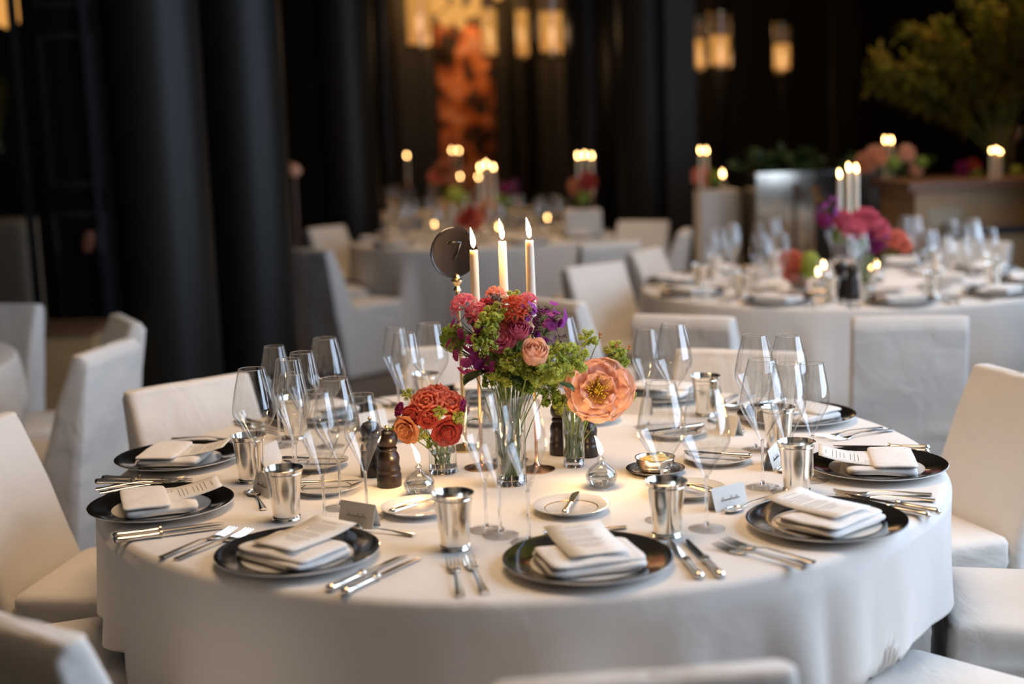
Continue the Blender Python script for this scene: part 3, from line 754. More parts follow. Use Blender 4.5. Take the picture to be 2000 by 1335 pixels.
for px, py, lab in [(1303, 1046, 'silver tumbler right of the nearest plate, bright with reflections'), (889, 1071, 'silver tumbler between the two front plates'), (560, 1014, 'silver tumbler above the front left knives'),
                    (491, 940, 'silver tumbler just behind another, at the left'), (1556, 960, 'silver tumbler between the two right plates')]:
    p = P(px, py, TZ); put('goblet', (p.x, p.y, TZ), rnd.uniform(0, 3), lab, 'tumbler', 'silver tumblers of the near table')
p = P(1520, 882, TZ); put('goblet', (p.x, p.y, TZ), 1, 'silver tumbler hidden behind the right wine glasses', 'tumbler', 'silver tumblers of the near table')

# wine glasses of the near table, by the pixel of the middle of the rim
GH = dict(big=.285, mid=.265, flute=.282)
for px, py, kd, lab in [
    (491, 720, 'big', 'large empty wine glass farthest left in the left cluster'),
    (535, 676, 'mid', 'empty wine glass in the left cluster, second rim from the left'),
    (562, 701, 'flute', 'slim empty glass in front of the left cluster chair'),
    (589, 688, 'flute', 'slim empty glass half hidden in the middle of the left cluster'),
    (634, 660, 'big', 'tallest wine glass of the left cluster, against the dark floor'),
    (568, 729, 'mid', 'empty wine glass low in the left cluster, above the silver tumbler'),
    (652, 739, 'big', 'large wine glass behind the two front glasses of the left cluster'),
    (620, 764, 'flute', 'slim glass at the front of the left cluster'),
    (705, 770, 'mid', 'wine glass at the right of the left cluster, before the pepper mill'),
    (772, 640, 'mid', 'empty wine glass left of the number stand, the farther left of two'),
    (790, 650, 'flute', 'slim glass overlapped by the wine glass left of the number stand'),
    (838, 632, 'big', 'large wine glass directly left of the number stand'),
    (940, 767, 'flute', 'slim glass in front of the tall bouquet vase, the leftmost'),
    (968, 790, 'mid', 'wine glass in front of the tall bouquet vase, the middle one'),
    (1024, 782, 'flute', 'slim glass in front of the tall bouquet vase, the rightmost'),
    (1098, 619, 'big', 'wine glass peeping out behind the purple flowers'),
    (1262, 642, 'mid', 'wine glass right of the rose buds, the left one of the pair'),
    (1314, 632, 'big', 'wine glass right of the rose buds, the right one of the pair'),
    (1290, 747, 'big', 'wine glass standing over the butter dish'),
    (1377, 757, 'big', 'wine glass behind the nearest silver tumbler'),
    (1474, 654, 'big', 'wine glass at the back left of the right cluster'),
    (1540, 655, 'big', 'wine glass at the back right of the right cluster'),
    (1488, 702, 'big', 'largest wine glass at the front of the right cluster'),
    (1537, 710, 'flute', 'slim glass in the middle of the right cluster'),
    (1586, 709, 'mid', 'wine glass at the right of the right cluster'),
]:
    p = P(px, py, TZ + GH[kd]); put('wine_' + kd, (p.x, p.y, TZ), rnd.uniform(0, 3), lab, 'glass', 'wine glasses of the near table')
for px, py, a, lab in [(737, 952, 0, 'dark turned wooden pepper mill, the nearer left one'), (726, 925, 0, 'dark turned wooden mill behind the nearer left one')]:
    pass
p = P(761, 948, TZ); put('pepper', (p.x, p.y, TZ), 0, 'dark turned wooden pepper mill beside the red roses, the nearer one', 'mill', 'dark wooden mills')
p = P(728, 928, TZ); put('pepper', (p.x, p.y, TZ), 0, 'dark turned wooden salt mill just behind the nearer mill', 'mill', 'dark wooden mills')
p = P(1096, 886, TZ); put('pepper', (p.x, p.y, TZ), 0, 'dark wooden mill between the two glass vases', 'mill', 'dark wooden mills')
p = P(1147, 890, TZ); put('pepper', (p.x, p.y, TZ), 0, 'dark wooden mill behind the peach flower vase', 'mill', 'dark wooden mills')
p = P(1175, 950, TZ); put('oil', (p.x, p.y, TZ), .5, 'round glass oil lamp burning beside the peach flower vase', 'oil lamp', 'oil lamps')
p = P(820, 966, TZ); put('oil', (p.x, p.y, TZ), .2, 'round glass oil lamp burning below the red roses', 'oil lamp', 'oil lamps')
p = P(1280, 922, TZ); put('butter', (p.x, p.y, TZ), 0, 'silver butter dish with yellow butter on a silver saucer', 'butter dish')
p = P(1350, 935, TZ)

# three tapers on rose gold sticks
for px, py, d, lab in [(925, 489, 3.16, 'lit white taper candle, the leftmost and shortest of three'), (981, 472, 3.22, 'lit white taper candle, the middle of three'), (1034, 470, 3.12, 'lit white taper candle, the rightmost of three')]:
    q = PY(px, py, d); L_ = .27; s_ = 1
    hz = q.z - L_ - .275
    cs = put('candlestick', (q.x, d, TZ), 0, lab.replace('lit white taper candle', 'slim rose gold candlestick') + ', under the flowers', 'candlestick', 'rose gold candlesticks', scale=(1, 1, (q.z - L_ - TZ) / .273))
    put('taper', (q.x, d, q.z - L_), rnd.uniform(-.3, .3), lab, 'candle', 'lit tapers of the near table')

# number stand
def number_stand():
    q = PY(884, 493, 3.36); b = P(893, 862, TZ)
    r = empty('table_number_stand', (q.x + .012, 3.36, TZ)); tag(r, 'brass stand holding a round black disc with the number 7', 'number stand')
    hz = q.z - TZ
    MB().lathe([(0, 0), (.045, 0), (.046, .004), (.030, .009), (.008, .014), (.0055, .02)], 36).build('base', M_brass, r)
    MB().tube([(0, 0, .015), (-.004, 0, hz - .095)], .0052, 16).build('pole', M_brass, r)
    MB().lathe([(.005, 0), (.0105, .003), (.0085, .008), (.006, .014), (.009, .020), (.015, .026), (.0150, .030), (.008, .034), (.006, .042), (0, .046)], 28, T(-.004, 0, hz - .098)).build('finial', M_brass, r)
    MX = T(-.012 + .004, 0, hz) @ RZ(math.radians(24)) @ RX(PI / 2)
    MB().lathe([(0, -.0025), (.0615, -.0025), (.0635, 0), (.0615, .0025), (.055, .0015), (0, .0015)], 64, MX).build('disc', M_disc, r, sharp=60)
    dg = MB(); dg.tube([(-.016, .024, .003), (.0, .0265, .004), (.017, .024, .003), (.010, .006, .0035), (-.003, -.018, .003)], [.0030] * 5, 8, MX)
    dg.build('numeral', M_black, r, sharp=180)
    return r
number_stand()

# ------------------------------------------------------------------ flowers
def petal_pts(L_, Wd, cup, curl, tip=.6, nu=7, nv=8, ruffle=0, seed=0, base_w=.25, fold=.35):
    """petal growing along +x from the origin, rising with +z; rows from base to tip"""
    rows = []
    for i in range(nv + 1):
        v = i / nv; wv = Wd * (base_w + (1 - base_w) * math.sin(PI * min(1, v * .62 + .02)) ** 1.0) * (math.sqrt(max(0, 1 - ((v - tip) / (1 - tip)) ** 2)) if v > tip else 1) + .0002
        ang = cup * v + curl * v ** 3
        row = []
        for j in range(nu + 1):
            u = -1 + 2 * j / nu
            x = L_ * v * math.cos(ang * .6); z = L_ * v * math.sin(ang * .6) + (u * u) * Wd * fold * math.sin(min(1.5, abs(cup)))
            z += ruffle * v * noise.noise(Vector((u * 2.5 + seed, v * 3, seed * 1.7))) * L_
            x += ruffle * .6 * v * noise.noise(Vector((u * 3 + seed, v * 2 + 5, seed))) * L_
            row.append(Vector((x, u * wv, z)))
        rows.append(row)
    return rows
def wrap_petal(r0, h, phi0, dphi, top, lip, seed=0, nu=10, nv=10):
    """petal lying on an egg-shaped bloom, overlapping its neighbours, with a turned lip"""
    rows = []
    for i in range(nv + 1):
        v = i / nv; z = -h * .75 + (top + h * .75) * v
        er = math.sqrt(max(.02, 1 - (z / h) ** 2)) if z < 0 else math.sqrt(max(.0, 1 - (z / (h * 1.25)) ** 2))
        row = []
        for j in range(nu + 1):
            u = -1 + 2 * j / nu; w_ = dphi * (.45 + .55 * math.sin(PI * min(1, .15 + v * .6))) * (math.sqrt(max(0, 1 - max(0, (v - .7) / .3) ** 2 * .75)))
            ph = phi0 + u * w_; rr = r0 * er + lip * v ** 6 + .05 * u * r0 + .012 * noise.noise(Vector((u * 2 + seed, v * 3, seed)))
            zz = z - (u * u) * .12 * v * h + lip * .1 * math.sin(u * 5 + seed) * v ** 4
            row.append(Vector((rr * math.cos(ph), rr * math.sin(ph), zz)))
        rows.append(row)
    return rows
BL = {}
def bloom(kind):
    """returns a list of (part name, mesh data) for a bloom kind, radius about 1"""
    if kind in BL: return BL[kind]
    parts = []; q = random.Random(hash(kind) % 1000 if False else sum(map(ord, kind)))
    kk, _, matn = kind.partition(':'); mat = globals().get('M_' + matn)
    def fin(name, mb, m, sharp=180):
        o = mb.build(name, m, None, sharp=sharp, recalc=False); me = o.data; bpy.data.objects.remove(o); parts.append((name, me))
    if kk == 'rose':
        mb = MB()
        for n_, r0, tilt, L_, Wd in ((3, .03, 1.42, .80, .34), (4, .10, 1.30, .85, .42), (5, .2, 1.12, .92, .50), (5, .30, .88, .98, .58), (6, .36, .55, 1.0, .60)):
            off = q.uniform(0, 6)
            for k in range(n_):
                pr = petal_pts(L_, Wd, tilt * .5, -.7 if tilt < 1.2 else .4, .65, 7, 8, .10, q.uniform(0, 50), .5)
                mb.grid(pr, False, RZ(off + 2 * PI * k / n_) @ T(r0, 0, -.25) @ RY(-tilt))
        mb.sup(.34, .34, .42, 1, 1, T(0, 0, .02), 12, 8, 0)
        fin('bloom', mb, mat)
        m2 = MB()
        for k in range(5): m2.grid(petal_pts(.75, .14, .3, -.8, .4, 4, 5), False, RZ(2 * PI * k / 5) @ T(0, 0, -.32) @ RY(.1))
        m2.sup(.22, .22, .18, 1, 1, T(0, 0, -.38), 10, 6); fin('calyx', m2, M_stem)
    elif kk == 'bud':    # closed globe rose
        mb = MB()
        for n_, r0, top, dphi, lip in ((3, .35, .92, 1.3, .02), (3, .52, .86, 1.25, .04), (4, .70, .78, 1.05, .08), (5, .86, .66, .88, .12)):
            off = q.uniform(0, 6)
            for k in range(n_): mb.grid(wrap_petal(r0, .95, off + 2 * PI * k / n_, dphi, top * .9, lip, q.uniform(0, 40)), False)
        mb.sup(.30, .30, .7, 1, 1, T(0, 0, -.1), 18, 12, 0)
        fin('bloom', mb, mat)
        m2 = MB()
        for k in range(5): m2.grid(petal_pts(.7, .13, .6, .2, .4, 4, 5), False, RZ(2 * PI * k / 5) @ T(0, 0, -.85) @ RY(-.3))
        m2.sup(.2, .2, .16, 1, 1, T(0, 0, -.88), 10, 6); fin('calyx', m2, M_stem)
    elif kk == 'peony':   # wide open
        mb = MB()
        for n_, r0, tilt, L_, Wd in ((6, .12, .16, .98, .62), (5, .10, .42, .88, .58), (4, .08, .80, .66, .44)):
            off = q.uniform(0, 6)
            for k in range(n_): mb.grid(petal_pts(L_ * q.uniform(.86, 1.08), Wd * q.uniform(.9, 1.15), .75, -.55, .62, 14, 14, .30, q.uniform(0, 50), .30, .12), False, RZ(off + 2 * PI * k / n_ + q.uniform(-.12, .12)) @ T(r0, 0, -.12) @ RY(-tilt + .1))
        fin('bloom', mb, mat)
        m2 = MB()
        for k in range(90):
            a = q.uniform(0, 2 * PI); r_ = q.uniform(.05, .40); h_ = q.uniform(.20, .42)
            m2.tube([(r_ * .4 * math.cos(a), r_ * .4 * math.sin(a), -.05), (r_ * math.cos(a), r_ * math.sin(a), h_)], [.010, .008], 4)
            m2.sup(.024, .024, .045, 1, 1, T(r_ * math.cos(a), r_ * math.sin(a), h_), 6, 4)
        m2.sup(.12, .12, .22, 1, 1, T(0, 0, .05), 10, 8); fin('stamens', m2, M_stamen)
    elif kk == 'puff':    # dense ruffled peony
        mb = MB()
        for n_, r0, tilt, L_, Wd in ((6, .05, 1.3, .75, .34), (8, .15, 1.1, .85, .36), (9, .25, .85, .9, .40), (9, .3, .5, .95, .45)):
            off = q.uniform(0, 6)
            for k in range(n_): mb.grid(petal_pts(L_, Wd, .6, -.3, .6, 8, 8, .3, q.uniform(0, 50), .5), False, RZ(off + 2 * PI * k / n_) @ T(r0, 0, -.3) @ RY(-tilt + .1))
        mb.sup(.45, .45, .45, 1, 1, T(0, 0, -.05), 14, 10, .1, 2); fin('bloom', mb, mat)
    elif kk == 'ball':    # viburnum ball of florets
        mb = MB()
        n_ = 210
        for k in range(n_):
            z = 1 - 2 * (k + .5) / n_; a = k * 2.39996; rr = math.sqrt(1 - z * z); d = Vector((rr * math.cos(a), rr * math.sin(a), z)); s_ = q.uniform(.8, 1.05)
            Mx = T(*(d * .86 * s_)) @ d.to_track_quat('Z', 'Y').to_matrix().to_4x4() @ RZ(q.uniform(0, 6))
            for t in range(5): mb.grid(petal_pts(.15, .06, .5, -.3, .5, 2, 3), False, Mx @ RZ(2 * PI * t / 5))
            mb.tube([d * .3, d * .86 * s_], .015, 4, cap=False)
        mb.sup(.72, .72, .72, 1, 1, T(), 14, 10, .05)
        fin('bloom', mb, mat)
    elif kk == 'spray':   # lady's mantle: airy clouds of tiny florets on forking stalks
        mb = MB(); st = MB()
        for c_ in range(20):
            d = Vector((q.gauss(0, 1), q.gauss(0, 1), abs(q.gauss(0, .7)) + .1)).normalized() * q.uniform(.45, .95)
            st.tube([(0, 0, -.6), d * .5 + Vector((0, 0, -.15)), d], [.022, .015, .008], 4, cap=False)
            for k in range(20):
                e = Vector((q.gauss(0, 1), q.gauss(0, 1), q.gauss(0, 1))).normalized() * q.uniform(.10, .27); p_ = d + e
                st.tube([d, p_], .006, 3, cap=False)
                Mx = T(*p_) @ e.to_track_quat('Z', 'Y').to_matrix().to_4x4() @ RZ(q.uniform(0, 6))
                for t in range(4): mb.grid(petal_pts(.12, .055, .6, -.3, .5, 2, 2), False, Mx @ RZ(PI * t / 2))
                mb.sup(.04, .04, .04, 1, 1, Mx, 5, 3)
        fin('florets', mb, mat); fin('stalks', st, M_stem)
    elif kk == 'phlox':   # flat round petals in a stacked cluster
        mb = MB(); st = MB()
        for c_ in range(20):
            d = Vector((q.uniform(-.55, .55), q.uniform(-.45, .45), q.uniform(-.8, .9))); d = d + Vector((d.x, d.y, 0)).normalized() * .25
            st.tube([(0, 0, -.9), d * .6, d], [.03, .02, .015], 4, cap=False)
            f_ = Vector((d.x, d.y, .35 * d.z + .1)).normalized(); f_ = (f_ + Vector((0, 0, .3))).normalized()
            Mx = T(*d) @ f_.to_track_quat('Z', 'Y').to_matrix().to_4x4() @ RZ(q.uniform(0, 6))
            for t in range(5): mb.grid(petal_pts(.30, .17, .25, -.25, .55, 4, 4, .1, t), False, Mx @ RZ(2 * PI * t / 5))
        fin('florets', mb, mat); fin('stalks', st, M_stem)
    elif kk == 'nerine':  # narrow recurved petals
        mb = MB(); st = MB()
        for c_ in range(7):
            a = 2 * PI * c_ / 7 + q.uniform(-.2, .2); el = q.uniform(.4, 1.1); d = Vector((math.cos(a) * math.cos(el), math.sin(a) * math.cos(el), math.sin(el)))
            o_ = d * .42; st.tube([(0, 0, -.2), d * .2, o_], .02, 4, cap=False)
            Mx = T(*o_) @ d.to_track_quat('Z', 'Y').to_matrix().to_4x4() @ RZ(q.uniform(0, 6))
            for t in range(6): mb.grid(petal_pts(.62, .075, -.2, -1.4, .4, 3, 7, .1, t), False, Mx @ RZ(PI * t / 3) @ RY(-1.15))
        fin('florets', mb, mat); fin('stalks', st, M_stem)
    elif kk == 'twig':    # dark branching twig of little berries
        mb = MB(); st = MB()
        for c_ in range(9):
            b0 = Vector((0, 0, -.5 + c_ * .13)); d = Vector((q.gauss(0, 1), q.gauss(0, 1), .8)).normalized() * q.uniform(.3, .6)
            st.tube([b0, b0 + d], [.018, .01], 4, cap=False)
            for k in range(6):
                p_ = b0 + d * (k + 1) / 6; e = Vector((q.gauss(0, 1), q.gauss(0, 1), .6)).normalized() * .12
                st.tube([p_, p_ + e], .008, 3, cap=False); mb.sup(.038, .038, .055, 1, 1, T(*(p_ + e)) @ e.to_track_quat('Z', 'Y').to_matrix().to_4x4(), 6, 4)
        st.tube([(0, 0, -1), (0, 0, .8)], [.025, .01], 5)
        fin('berries', mb, M_berry); fin('stalks', st, M_berry)
    elif kk == 'rosebud':  # tiny hip-like bud with spiky sepals
        mb = MB(); mb.sup(.42, .42, .8, 1, 1, T(0, 0, .3), 10, 8); fin('bloom', mb, mat)
        m2 = MB()
        for k in range(5): m2.grid(petal_pts(1.5, .16, .2, .6, .3, 3, 6, .1, k), False, RZ(2 * PI * k / 5) @ T(.05, 0, -.3) @ RY(-.95))
        m2.sup(.36, .36, .42, 1, 1, T(0, 0, -.35), 10, 6); fin('calyx', m2, M_stem)
    elif kk == 'leaf':
        mb = MB(); mb.grid(petal_pts(1.0, .42, .3, -.6, .35, 6, 9, .06, 3, .15)); fin('blade', mb, M_leaf)
    BL[kind] = parts; return parts
def flower(name, kind, pos, R_, face, base, label, cat, group, stem=True, bend=None, stemr=.0014, stem_mat=None):
    """a stem rooted at base with its bloom at pos"""
    root = empty(name, base); tag(root, label, cat, group); f = Vector(face).normalized()
    Mx = T(*(Vector(pos) - Vector(base))) @ f.to_track_quat('Z', 'Y').to_matrix().to_4x4() @ RZ(rnd.uniform(0, 6) if kind != 'leaf' else 0) @ Matrix.Scale(R_, 4)
    if kind == 'leaf': Mx = T(*(Vector(pos) - Vector(base))) @ f.to_track_quat('X', 'Z').to_matrix().to_4x4() @ Matrix.Scale(R_, 4)
    for nm, me in bloom(kind):
        o = bpy.data.objects.new(nm, me); col.objects.link(o); o.parent = root; o.matrix_local = Mx
    if stem:
        e = Vector(pos) - Vector(base) - f * R_ * (.3 if kind != 'leaf' else 0); m1 = bend if bend is not None else Vector((e.x * .25, e.y * .25, e.z * .6))
        pts = []
        for i in range(9):
            t = i / 8; pts.append(Vector((0, 0, 0)) * (1 - t) ** 2 + Vector(m1) * 2 * t * (1 - t) + e * t * t)
        MB().tube(pts, stemr, 6).build('stem', stem_mat or M_stem, root, sharp=180)
    return root
def vase(name, loc, r_, h, label, fillz=.55, gr='clear glass vases', flare=0):
    root = empty(name, loc); tag(root, label, 'vase', gr)
    prof = [(0, .0005), (r_ - .002, .0005), (r_, .004)] + [(r_ + flare * (t / 6) ** 2, .004 + (h - .004) * t / 6) for t in range(7)]
    MB().lathe(prof, 56).build('glass_wall', M_glass, root, sharp=180, recalc=False)
    MB().grid([[Vector(((r_ + flare + .0009 * math.cos(b)) * math.cos(a), (r_ + flare + .0009 * math.cos(b)) * math.sin(a), h + .0009 * math.sin(b))) for a in [2 * PI * k / 48 for k in range(48)]] for b in [2 * PI * q_ / 6 for q_ in range(6)]], True, None, True).build('rim', M_crys, root, sharp=180)
    MB().lathe([(0, .001), (r_ - .0025, .001), (r_ - .0015, .004), (r_ - .0025, .014), (0, .015)], 48).build('thick_base', M_crys, root, sharp=50)
    if fillz: MB().lathe([(0, .016), (r_ - .0025, .016), (r_ - .0022, h * fillz), (0, h * fillz)], 48).build('water', M_water, root, sharp=50)
    return root
CAMD = Vector((0, -1, .25))
va = P(1000, 945, TZ); VA = Vector((va.x, va.y, TZ)); vase('glass_vase', VA, .034, .205, 'tall clear glass vase holding the big mixed bouquet', .6, flare=.002)
vb = P(1122, 910, TZ); VB = Vector((vb.x, vb.y, TZ)); vase('glass_vase', VB, .0255, .150, 'narrow clear glass vase holding the open peach flower', .55)
vc = P(866, 922, TZ); VC = Vector((vc.x, vc.y, TZ)); vase('glass_vase', VC, .034, .085, 'low round clear vase holding the red roses', .6, flare=-.004)
GA, GB_, GC = 'flowers of the tall bouquet', 'flowers of the narrow vase', 'flowers of the low red posy'
def fl(px, py, y, kind, size, name, label, cat, V, g, face=None, **k):
    pos = PY(px, py, y); d = Vector((pos.x - V.x, pos.y - V.y, 0)); fc = face if face else (CAMD + d * 6 + Vector((0, 0, .4)))
    bs = (V.x + rnd.uniform(-.015, .015), V.y + rnd.uniform(-.015, .015), TZ + .022)
    return flower(name, kind, pos, size, fc, bs, label, cat, g, **k)
yA = VA.y
for a in [
    (885, 660, .03, 'ball:green', .037, 'viburnum', 'green viburnum ball at the left edge of the tall bouquet', 'flower'),
    (922, 648, -.02, 'phlox:plum', .034, 'phlox', 'plum purple flower cluster beside the green ball, upper part', 'flower'),
    (915, 690, -.03, 'phlox:plum', .036, 'phlox', 'plum purple flower cluster drooping lowest at the left', 'flower'),
    (953, 708, -.05, 'phlox:plum', .018, 'phlox', 'single small plum flower below the yellow green spray', 'flower'),
    (958, 640, -.05, 'spray:lime', .036, 'ladys_mantle', 'yellow green spray left of the coral roses', 'flower'),
    (950, 672, -.06, 'spray:lime', .034, 'ladys_mantle', 'yellow green spray low between the plum flowers', 'flower'),
    (968, 620, -.02, 'spray:lime', .032, 'ladys_mantle', 'yellow green spray below the left candle', 'flower'),
    (1003, 706, -.06, 'spray:lime', .034, 'ladys_mantle', 'loose yellow green spray hanging over the middle stems', 'flower'),
    (978, 730, -.04, 'spray:lime', .034, 'ladys_mantle', 'loose yellow green spray just above the vase rim', 'flower'),
    (1002, 590, .03, 'spray:lime', .026, 'ladys_mantle', 'small yellow green tuft between the middle and right candles', 'flower'),
    (908, 602, .02, 'nerine:pink', .036, 'nerine', 'spiky pink flower at the upper left of the bouquet', 'flower'),
    (934, 618, .0, 'nerine:pink', .034, 'nerine', 'spiky pink flower in front of the left candle foot', 'flower'),
    (968, 580, .02, 'nerine:coral', .026, 'nerine', 'topmost coral flower against the middle candle', 'flower'),
    (1005, 606, -.02, 'nerine:scarlet', .036, 'nerine', 'scarlet spiky flower right of the middle candle', 'flower'),
    (1030, 592, .01, 'nerine:pink', .026, 'nerine', 'crimson pink flower in front of the right candle', 'flower'),
    (1010, 622, -.04, 'nerine:scarlet', .032, 'nerine', 'scarlet spiky flower above the peach rose', 'flower'),
    (952, 604, .02, 'puff:pink', .022, 'carnation', 'pink ruffled flower between the left and middle candles', 'flower'),
    (980, 600, .0, 'twig:x', .032, 'berry_twig', 'dark berry twig rising before the middle candle', 'twig'),
    (965, 594, .0, 'twig:x', .028, 'berry_twig', 'dark berry twig left of the middle candle', 'twig'),
    (1052, 622, -.01, 'twig:x', .036, 'berry_twig', 'dark berry twig right of the right candle', 'twig'),
    (1045, 645, -.03, 'twig:x', .034, 'berry_twig', 'dark berry twig above the peach rose, right side', 'twig'),
    (1088, 668, -.02, 'twig:x', .026, 'berry_twig', 'dark berry twig reaching out lowest at the right', 'twig'),
    (1070, 618, .02, 'phlox:violet', .030, 'stock', 'violet flower spike at the right of the bouquet, upper', 'flower'),
    (1074, 642, -.0, 'phlox:violet', .028, 'stock', 'violet flower spike at the right of the bouquet, lower', 'flower'),
    (1022, 612, -.03, 'phlox:violet', .022, 'stock', 'violet flower in the centre between scarlet ones', 'flower'),
    (984, 644, -.03, 'rose:coral', .026, 'rose', 'coral rose left of the centre of the bouquet', 'flower'),
    (978, 662, -.05, 'rose:pink', .024, 'rose', 'deep pink rose just below the coral one', 'flower'),
    (1012, 644, -.04, 'bud:pink', .023, 'rose', 'pink rosebud above the peach rose', 'flower'),
    (1022, 628, -.02, 'bud:apricot', .014, 'rose', 'small apricot bud peeping above the pink rosebud', 'flower'),
    (1045, 688, -.08, 'bud:apricot', .028, 'rose', 'large closed peach rose in the middle of the bouquet', 'flower'),
    (1072, 705, -.04, 'spray:lime', .044, 'ladys_mantle', 'broad yellow green spray right of the peach rose', 'flower'),
    (1105, 700, -.03, 'spray:lime', .040, 'ladys_mantle', 'broad yellow green spray farthest right of the tall bouquet', 'flower'),
    (1052, 726, -.04, 'spray:lime', .038, 'ladys_mantle', 'yellow green spray below the peach rose', 'flower'),
    (1086, 728, -.02, 'ball:lime', .026, 'viburnum', 'dense lime flower ball between the two bouquets', 'flower'),
    (1022, 748, -.02, 'spray:green', .036, 'ladys_mantle', 'dark green filler over the right of the vase rim', 'flower'),
    (1000, 664, .02, 'ball:green', .045, 'viburnum', 'green filler ball deep inside the bouquet', 'flower'),
    (1040, 720, .02, 'ball:green', .040, 'viburnum', 'green filler ball deep inside, lower right', 'flower'),
    (962, 700, .03, 'ball:green', .036, 'viburnum', 'green filler ball deep inside, lower left', 'flower'),
]:
    px, py, dy, kind, size, name, lab, cat = a
    fc = None
    if kind.startswith('bud'): fc = (.15, -.75, .8) if size > .02 else (.1, -.5, 1)
    if kind.startswith('nerine') or kind.startswith('twig'): fc = (PY(px, py, yA + dy) - (VA + Vector((0, 0, .22)))) + Vector((0, -.03, .02))
    fl(px, py, yA + dy, kind, size * (1.0 if kind.startswith('ball') or (kind.startswith('spray') and px < 1035) else 1.32 if kind.startswith('phlox') else 1.2), name, lab, cat, VA, GA, face=fc)
for px, py, dy, f, s_, lab in [(960, 722, -.05, (-1, -.5, -.25), .075, 'broad dark green leaf hanging at the lower left of the bouquet'), (985, 735, -.05, (.7, -.6, -.1), .05, 'dark green leaf over the vase rim, middle'),
                               (1000, 690, .0, (-.5, -.6, .5), .05, 'dark green leaf between the loose sprays'), (1085, 745, .0, (.9, -.4, -.3), .05, 'dark green leaf between the two bouquets'),
                               (925, 640, .03, (-.2, -.3, 1), .04, 'dark green leaf behind the plum flowers')]:
    fl(px, py, yA + dy, 'leaf', s_, 'leaf_stem', lab, 'leaf', VA, 'leaves of the tall bouquet', face=f)
for k in range(9):
    fl(1000 + (k - 4) * 11, 742 - (k % 3) * 8, yA - .01, 'spray:green', .024, 'filler_sprig', 'small green sprig %s over the tall vase rim' % ['farthest left', 'second', 'third', 'fourth', 'in the middle', 'just right of the middle', 'next to the lime ball', 'last but one', 'farthest right'][k], 'flower', VA, GA)
yB = VB.y
for a in [
    (1166, 762, -.03, 'peony:peach', .078, 'peony', 'huge open peach flower with yellow stamens', 'flower', (.10, -1, .30)),
    (1160, 735, .04, 'puff:peach', .050, 'peony', 'peach petals of a second flower behind the huge one', 'flower', (-.1, -.4, 1)),
    (1118, 735, -.0, 'puff:coral', .030, 'peony', 'coral half open flower left of the huge peach one', 'flower', (-.6, -.7, .1)),
    (1100, 722, -.02, 'bud:pink', .012, 'rose', 'tiny pink bud left of the huge peach flower', 'flower', (-.2, -.5, 1)),
    (1145, 665, .03, 'spray:lime', .026, 'ladys_mantle', 'pale yellow green spray rising behind the peach flower', 'flower', None),
    (1196, 690, .02, 'spray:lime', .030, 'ladys_mantle', 'yellow green spray right above the peach flower', 'flower', None),
    (1212, 712, .02, 'spray:lime', .022, 'ladys_mantle', 'yellow green spray at the right edge of the peach flower', 'flower', None),
    (1232, 775, .02, 'spray:lime', .015, 'ladys_mantle', 'tiny yellow green tip right of the peach petals', 'flower', None),
    (1078, 775, -.01, 'spray:green', .034, 'ladys_mantle', 'green filler hanging left over the narrow vase', 'flower', None),
    (1098, 792, -.02, 'spray:lime', .026, 'ladys_mantle', 'yellow green filler just above the narrow vase', 'flower', None),
    (1060, 755, .0, 'spray:green', .030, 'ladys_mantle', 'green filler between the two vases', 'flower', None),
    (1172, 656, .0, 'rosebud:coral', .0085, 'rosebud', 'spiky rosebud on a thin stem, the highest of three', 'flower', (.1, -.2, 1)),
    (1204, 676, .0, 'rosebud:coral', .0085, 'rosebud', 'spiky rosebud on a thin stem, the middle of three', 'flower', (.2, -.2, 1)),
    (1229, 680, .0, 'rosebud:coral', .0085, 'rosebud', 'spiky rosebud on a thin stem, farthest right of three', 'flower', (.3, -.2, 1)),
]:
    px, py, dy, kind, size, name, lab, cat, fc = a
    fl(px, py, yB + dy, kind, size, name, lab, cat, VB, GB_, face=fc)
for k in range(10):
    fl(1110 + k * 4, 790, yB + rnd.uniform(-.01, .01), 'leaf', .02, 'leaf_stem', 'green stem standing in the narrow vase, %s from the left' % ['first', 'second', 'third', 'fourth', 'fifth', 'sixth', 'seventh', 'eighth', 'ninth', 'tenth'][k], 'stem', VB, 'stems in the narrow vase', face=(rnd.uniform(-1, 1), -.3, .8), stemr=.0019)
yC = VC.y
